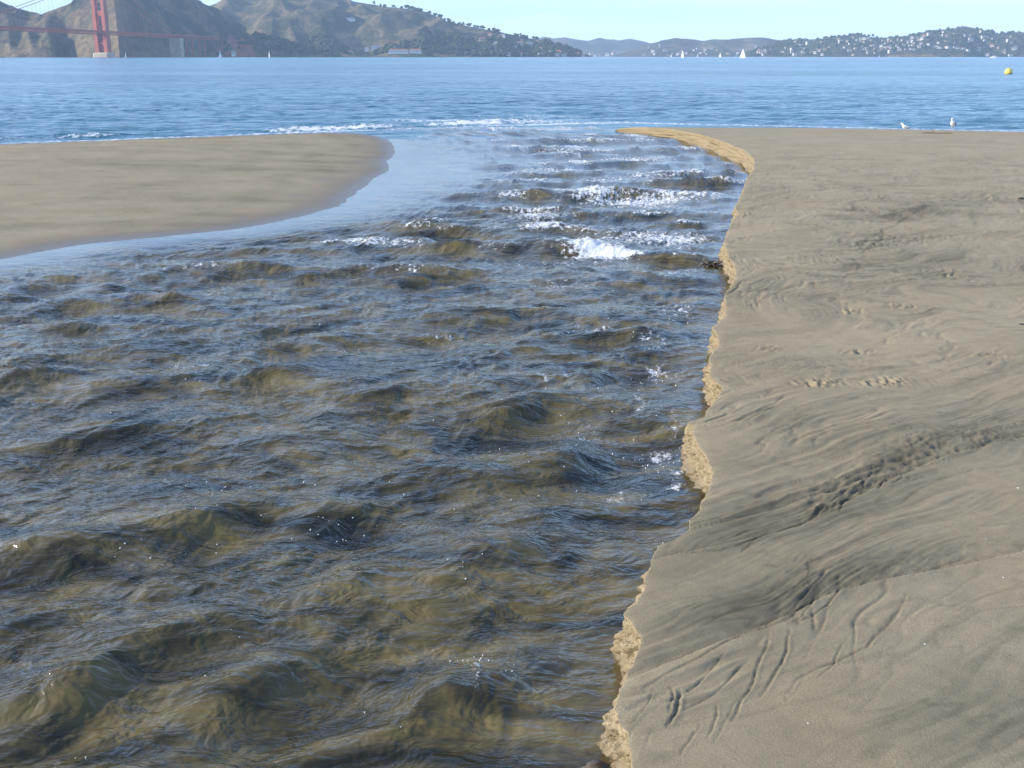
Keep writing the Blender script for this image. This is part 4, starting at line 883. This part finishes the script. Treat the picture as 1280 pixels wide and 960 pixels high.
# ------------------------------------------------------------------ gulls, driftwood, weed, shells
M_GW = plain('gull_white', (0.82, 0.81, 0.78), 0.8, 0.2, 0.05, 40); M_GG = plain('gull_grey', (0.28, 0.30, 0.33), 0.8, 0.2, 0.1, 40); M_GK = plain('gull_black', (0.03, 0.03, 0.03), 0.7, 0.2)
M_GB = plain('gull_beak', (0.75, 0.48, 0.06), 0.4, 0.4); M_GP = plain('gull_leg', (0.55, 0.33, 0.27), 0.6, 0.3)
def gull(loc, yaw, label, standing=True, sc=1.0):
    t_ = empty('gull', loc, yaw); t_.scale = (sc, sc, sc); tag(t_, label, 'gull', 'gulls at the edge of the beach')
    dz_ = 0.0 if standing else -0.105
    path = [(-0.25, 0.185, 0.010), (-0.20, 0.19, 0.030), (-0.12, 0.205, 0.060), (-0.03, 0.215, 0.083), (0.05, 0.235, 0.088), (0.11, 0.275, 0.074), (0.140, 0.325, 0.050), (0.155, 0.360, 0.043), (0.175, 0.388, 0.043), (0.200, 0.398, 0.036), (0.222, 0.396, 0.020), (0.232, 0.394, 0.010)]
    rings = []
    for i, (x, z, r) in enumerate(path):
        a = path[max(i - 1, 0)]; b = path[min(i + 1, len(path) - 1)]; d_ = Vector((b[0] - a[0], 0, b[1] - a[1])).normalized(); up_ = Vector((-d_.z, 0, d_.x))
        rings.append([Vector((x, 0, z + dz_)) + Vector((0, 0.92 * r * math.cos(q), 0)) + up_ * (r * math.sin(q)) for q in np.linspace(0, 2 * math.pi, 17)[:-1]])
    MB().loft(rings).build('body', M_GW, t_, True)
    for sg in (-1, 1):
        wr_ = []
        for x, z, hh, ww in ((0.09, 0.245, 0.035, 0.012), (0.04, 0.24, 0.060, 0.022), (-0.06, 0.225, 0.058, 0.022), (-0.17, 0.205, 0.032, 0.015), (-0.25, 0.195, 0.014, 0.008)):
            y = sg * (0.072 if x > -0.1 else 0.055 if x > -0.2 else 0.02)
            wr_.append([Vector((x, y + sg * ww * math.cos(q), z + dz_ + hh * math.sin(q))) for q in np.linspace(0, 2 * math.pi, 11)[:-1]])
        wg = MB().loft(wr_).build('wing', M_GG, t_, True)
        MB().tube([(-0.235, sg * 0.022, 0.196 + dz_), (-0.30, sg * 0.008, 0.188 + dz_), (-0.33, sg * 0.002, 0.186 + dz_)], [0.013, 0.009, 0.002], 6).build('wing_tip', M_GK, wg, True)
        MB().loft([[Vector((0.188 + 0.006 * math.cos(q) * r_, sg * (0.037 + dy_), 0.402 + dz_ + 0.006 * math.sin(q) * r_)) for q in np.linspace(0, 2 * math.pi, 9)[:-1]] for r_, dy_ in ((1, 0), (0.6, 0.004), (0.1, 0.005))]).build('eye', M_GK, t_, True)
        if standing:
            MB().tube([(0.0, sg * 0.035, 0.155), (-0.012, sg * 0.036, 0.085), (0.006, sg * 0.036, 0.006)], [0.010, 0.0055, 0.005], 6).build('leg', M_GP, t_, True)
            MB().add([(-0.008, sg * 0.036, 0.006), (0.055, sg * 0.036 - 0.028, 0.003), (0.065, sg * 0.036, 0.004), (0.055, sg * 0.036 + 0.028, 0.003), (-0.008, sg * 0.036, -0.002), (0.055, sg * 0.036 - 0.028, -0.002), (0.065, sg * 0.036, -0.002), (0.055, sg * 0.036 + 0.028, -0.002)],
                [(0, 1, 2, 3), (7, 6, 5, 4), (0, 4, 5, 1), (1, 5, 6, 2), (2, 6, 7, 3), (3, 7, 4, 0)]).build('foot', M_GP, t_)
    MB().tube([(0.226, 0, 0.394 + dz_), (0.255, 0, 0.391 + dz_), (0.276, 0, 0.384 + dz_), (0.280, 0, 0.376 + dz_)], [0.012, 0.009, 0.006, 0.002], 8).build('beak', M_GB, t_, True)
    MB().add([(-0.22, -0.03, 0.192 + dz_), (-0.22, 0.03, 0.192 + dz_), (-0.31, 0.025, 0.178 + dz_), (-0.31, -0.025, 0.178 + dz_), (-0.22, -0.03, 0.18 + dz_), (-0.22, 0.03, 0.18 + dz_), (-0.31, 0.025, 0.172 + dz_), (-0.31, -0.025, 0.172 + dz_)],
        [(0, 1, 2, 3), (7, 6, 5, 4), (0, 4, 5, 1), (1, 5, 6, 2), (2, 6, 7, 3), (3, 7, 4, 0)]).build('tail', M_GW, t_)
def surf_z(X, Y):                   # the modelled beach surface
    a, b, c = bank_relief(np.array([[float(X)]]), np.array([[float(Y)]])); return float(beach_z(X, Y)) + float(a[0, 0]) * (math.exp(-(Y - 20) / 14) if Y > 40 else 1)
def on_sand(px, py):
    p_ = ground(px, py, beach_z); return Vector((p_[0], p_[1], surf_z(p_[0], p_[1])))
def at_edge(px, back):
    Y = 40.0
    for _ in range(30): Y = float(sea_edge(kx(px, 160) * Y)) - back
    X = kx(px, 160) * Y; return Vector((X, Y, surf_z(X, Y)))
g1 = at_edge(1191, 0.9); gull(g1, math.radians(235), 'white gull with grey wings standing at the water edge of the beach')
g2 = at_edge(1132, 0.35); gull(g2 + Vector((0, 0, -0.01)), math.radians(150), 'gull sitting low on the sand near the standing gull', False, 0.72)
M_WOOD = plain('driftwood', (0.26, 0.19, 0.125), 0.9, 0.1, 0.25, 30)
a = on_sand(1148, 166.8); b = on_sand(1190, 167.3)
drift = MB().tube([a + Vector((0, 0, 0.02)), a.lerp(b, 0.3) + Vector((0, 0.08, 0.02)), a.lerp(b, 0.6) + Vector((0, -0.02, 0.02)), b + Vector((0, 0, 0.02))], [0.010, 0.018, 0.015, 0.008], 8)
dw = drift.build('driftwood_stick', M_WOOD, None, True); tag(dw, 'thin brown driftwood stick lying on the sand by the gulls', 'driftwood')
tw_ = a.lerp(b, 0.4); MB().tube([tw_ + Vector((0, 0.05, 0.04)), tw_ + Vector((0.1, 0.12, 0.12)), tw_ + Vector((0.14, 0.15, 0.2))], [0.014, 0.009, 0.004], 6).build('twig', M_WOOD, dw, True)
# weed clump caught on the bank
M_KELP = plain('seaweed', (0.045, 0.036, 0.016), 0.35, 0.5, 0.35, 25)
cw = ground(890, 334, water_z); cw = Vector((cw[0], cw[1], cw[2]))
rk = random.Random(3); kb = MB()
for i in range(26):
    p0 = cw + Vector((rk.gauss(0, 0.05), rk.gauss(0, 0.07), rk.uniform(-0.02, 0.06))); pts_ = [p0]
    dv = Vector((rk.gauss(0, 1), rk.gauss(0, 1), rk.gauss(0, 0.4))).normalized() * 0.035
    for j in range(5):
        dv = (dv + Vector((rk.gauss(0, 0.02), rk.gauss(0, 0.02), rk.gauss(0, 0.012) - 0.004))).normalized() * 0.032
        q_ = pts_[-1] + dv; q_.z = max(q_.z, cw.z - 0.02); pts_.append(q_)
    kb.tube(pts_, [0.011, 0.014, 0.013, 0.011, 0.008, 0.004], 5)
tag(kb.build('seaweed_clump', M_KELP, None, True), 'dark tangled seaweed clump caught where the stream meets the sand bank', 'seaweed')
M_SHELL = plain('shell_white', (0.72, 0.68, 0.6), 0.5, 0.3, 0.08, 60); M_PEB = plain('pebble_dark', (0.06, 0.052, 0.045), 0.6, 0.3, 0.2, 50)
def shell(px, py, sz, label):
    P = on_sand(px, py); rr = np.random.default_rng(int(px)); mb = MB(); rings = []
    for i, zf in enumerate((0.0, 0.35, 0.7, 0.95)):
        rad = sz * math.cos(zf * 1.35); rings.append([P + Vector((rad * (1 + 0.18 * math.cos(7 * q)) * math.cos(q) * 0.8, rad * math.sin(q), sz * 0.4 * math.sin(zf * 1.4) - 0.001)) for q in np.linspace(0, 2 * math.pi, 15)[:-1]])
    tag(mb.loft(rings).build('shell_fragment', M_SHELL, None, True), label, 'shell', 'shell fragments on the sand')
for px, py, sz in ((1272, 613, 0.006), (1232, 675, 0.005), (1156, 805, 0.005), (1254, 721, 0.005), (1010, 905, 0.004)):
    shell(px, py, sz, 'tiny white shell fragment lying on the rippled sand')
for px, py, sz, lab in ((1276, 249, 0.035, 'dark weed-covered pebble lying far out on the smooth beach'), (1277, 405, 0.014, 'small dark pebble at the end of the rill marks')):
    P = on_sand(px, py); rr = np.random.default_rng(int(py)); v = IV * (sz * (1 + 0.12 * rr.standard_normal((len(IV), 1)))) * [1.3, 0.9, 0.5] + np.array(P) + [0, 0, sz * 0.25]
    me = raw_mesh('pebble', v, IF); tag(link('pebble', me, M_PEB), lab, 'pebble', 'dark pebbles on the beach')

# ------------------------------------------------------------------ froth bubbles added on the stream to give sun sparkles
rb = np.random.default_rng(77); pts_ = []
for px, py, sp, n_ in ((430, 655, 26, 26), (300, 640, 30, 10), (180, 690, 30, 14), (270, 610, 30, 12), (580, 725, 18, 14), (300, 800, 8, 5), (600, 830, 14, 26), (640, 850, 12, 10), (830, 575, 16, 40), (820, 470, 25, 40), (790, 560, 30, 20), (480, 880, 60, 4), (90, 940, 30, 6), (240, 465, 22, 24), (600, 590, 60, 14),
        (760, 415, 25, 40), (670, 275, 30, 60), (745, 312, 40, 70), (745, 245, 60, 70), (830, 300, 50, 40), (860, 400, 30, 40), (700, 640, 70, 18), (400, 420, 200, 30), (300, 560, 200, 24), (200, 800, 200, 12), (720, 520, 60, 30)):
    for _ in range(max(2, int(n_ * 0.45))):
        q = ground(px + rb.normal(0, sp), py + rb.normal(0, sp * 0.5), water_z)
        if q[0] < float(np.interp(q[1], ye, xe)) - 0.08 and q[1] < 24: pts_.append((q[0], q[1], 0.0011 + 0.0005 * rb.random() + 0.00028 * q[1]))
pa = np.array(pts_); hz_, _f = stream_wave(pa[:, 0], pa[:, 1]); V = []; F = []; b_ = 0
for (x, y, r), h_ in zip(pa, hz_):
    r = r * rb.uniform(0.6, 1.5); V.append(IV * r + np.array([x, y, float(water_z(x, y)) + h_ + r * 0.2])); F.append(IF + b_); b_ += len(IV)
M_GLINT_BUB = plain('glint_bubble', (0.62, 0.62, 0.58), 0.08, 0.6, 0.02)
me = raw_mesh('glint_bubbles', np.concatenate(V), np.concatenate(F)); tag(link('glint_bubbles', me, M_GLINT_BUB), 'froth bubbles added on the muddy stream to catch sun glints', 'froth', kind='stuff')

# ------------------------------------------------------------------ haze
hz = MB().box(-16500, 16500, -600, 17000, SEA - 120, 620).mesh('haze')
m, n, l, p = new_mat('haze'); n.remove(p)
pv = n.new('ShaderNodeVolumePrincipled'); pv.inputs['Color'].default_value = (0.58, 0.78, 1.0, 1); pv.inputs['Density'].default_value = 7.0e-5; pv.inputs['Anisotropy'].default_value = 0.0
l.new(pv.outputs[0], n['Material Output'].inputs['Volume'])
tag(link('haze', hz, m), 'thin pale sea haze over the bay', 'haze', kind='stuff')
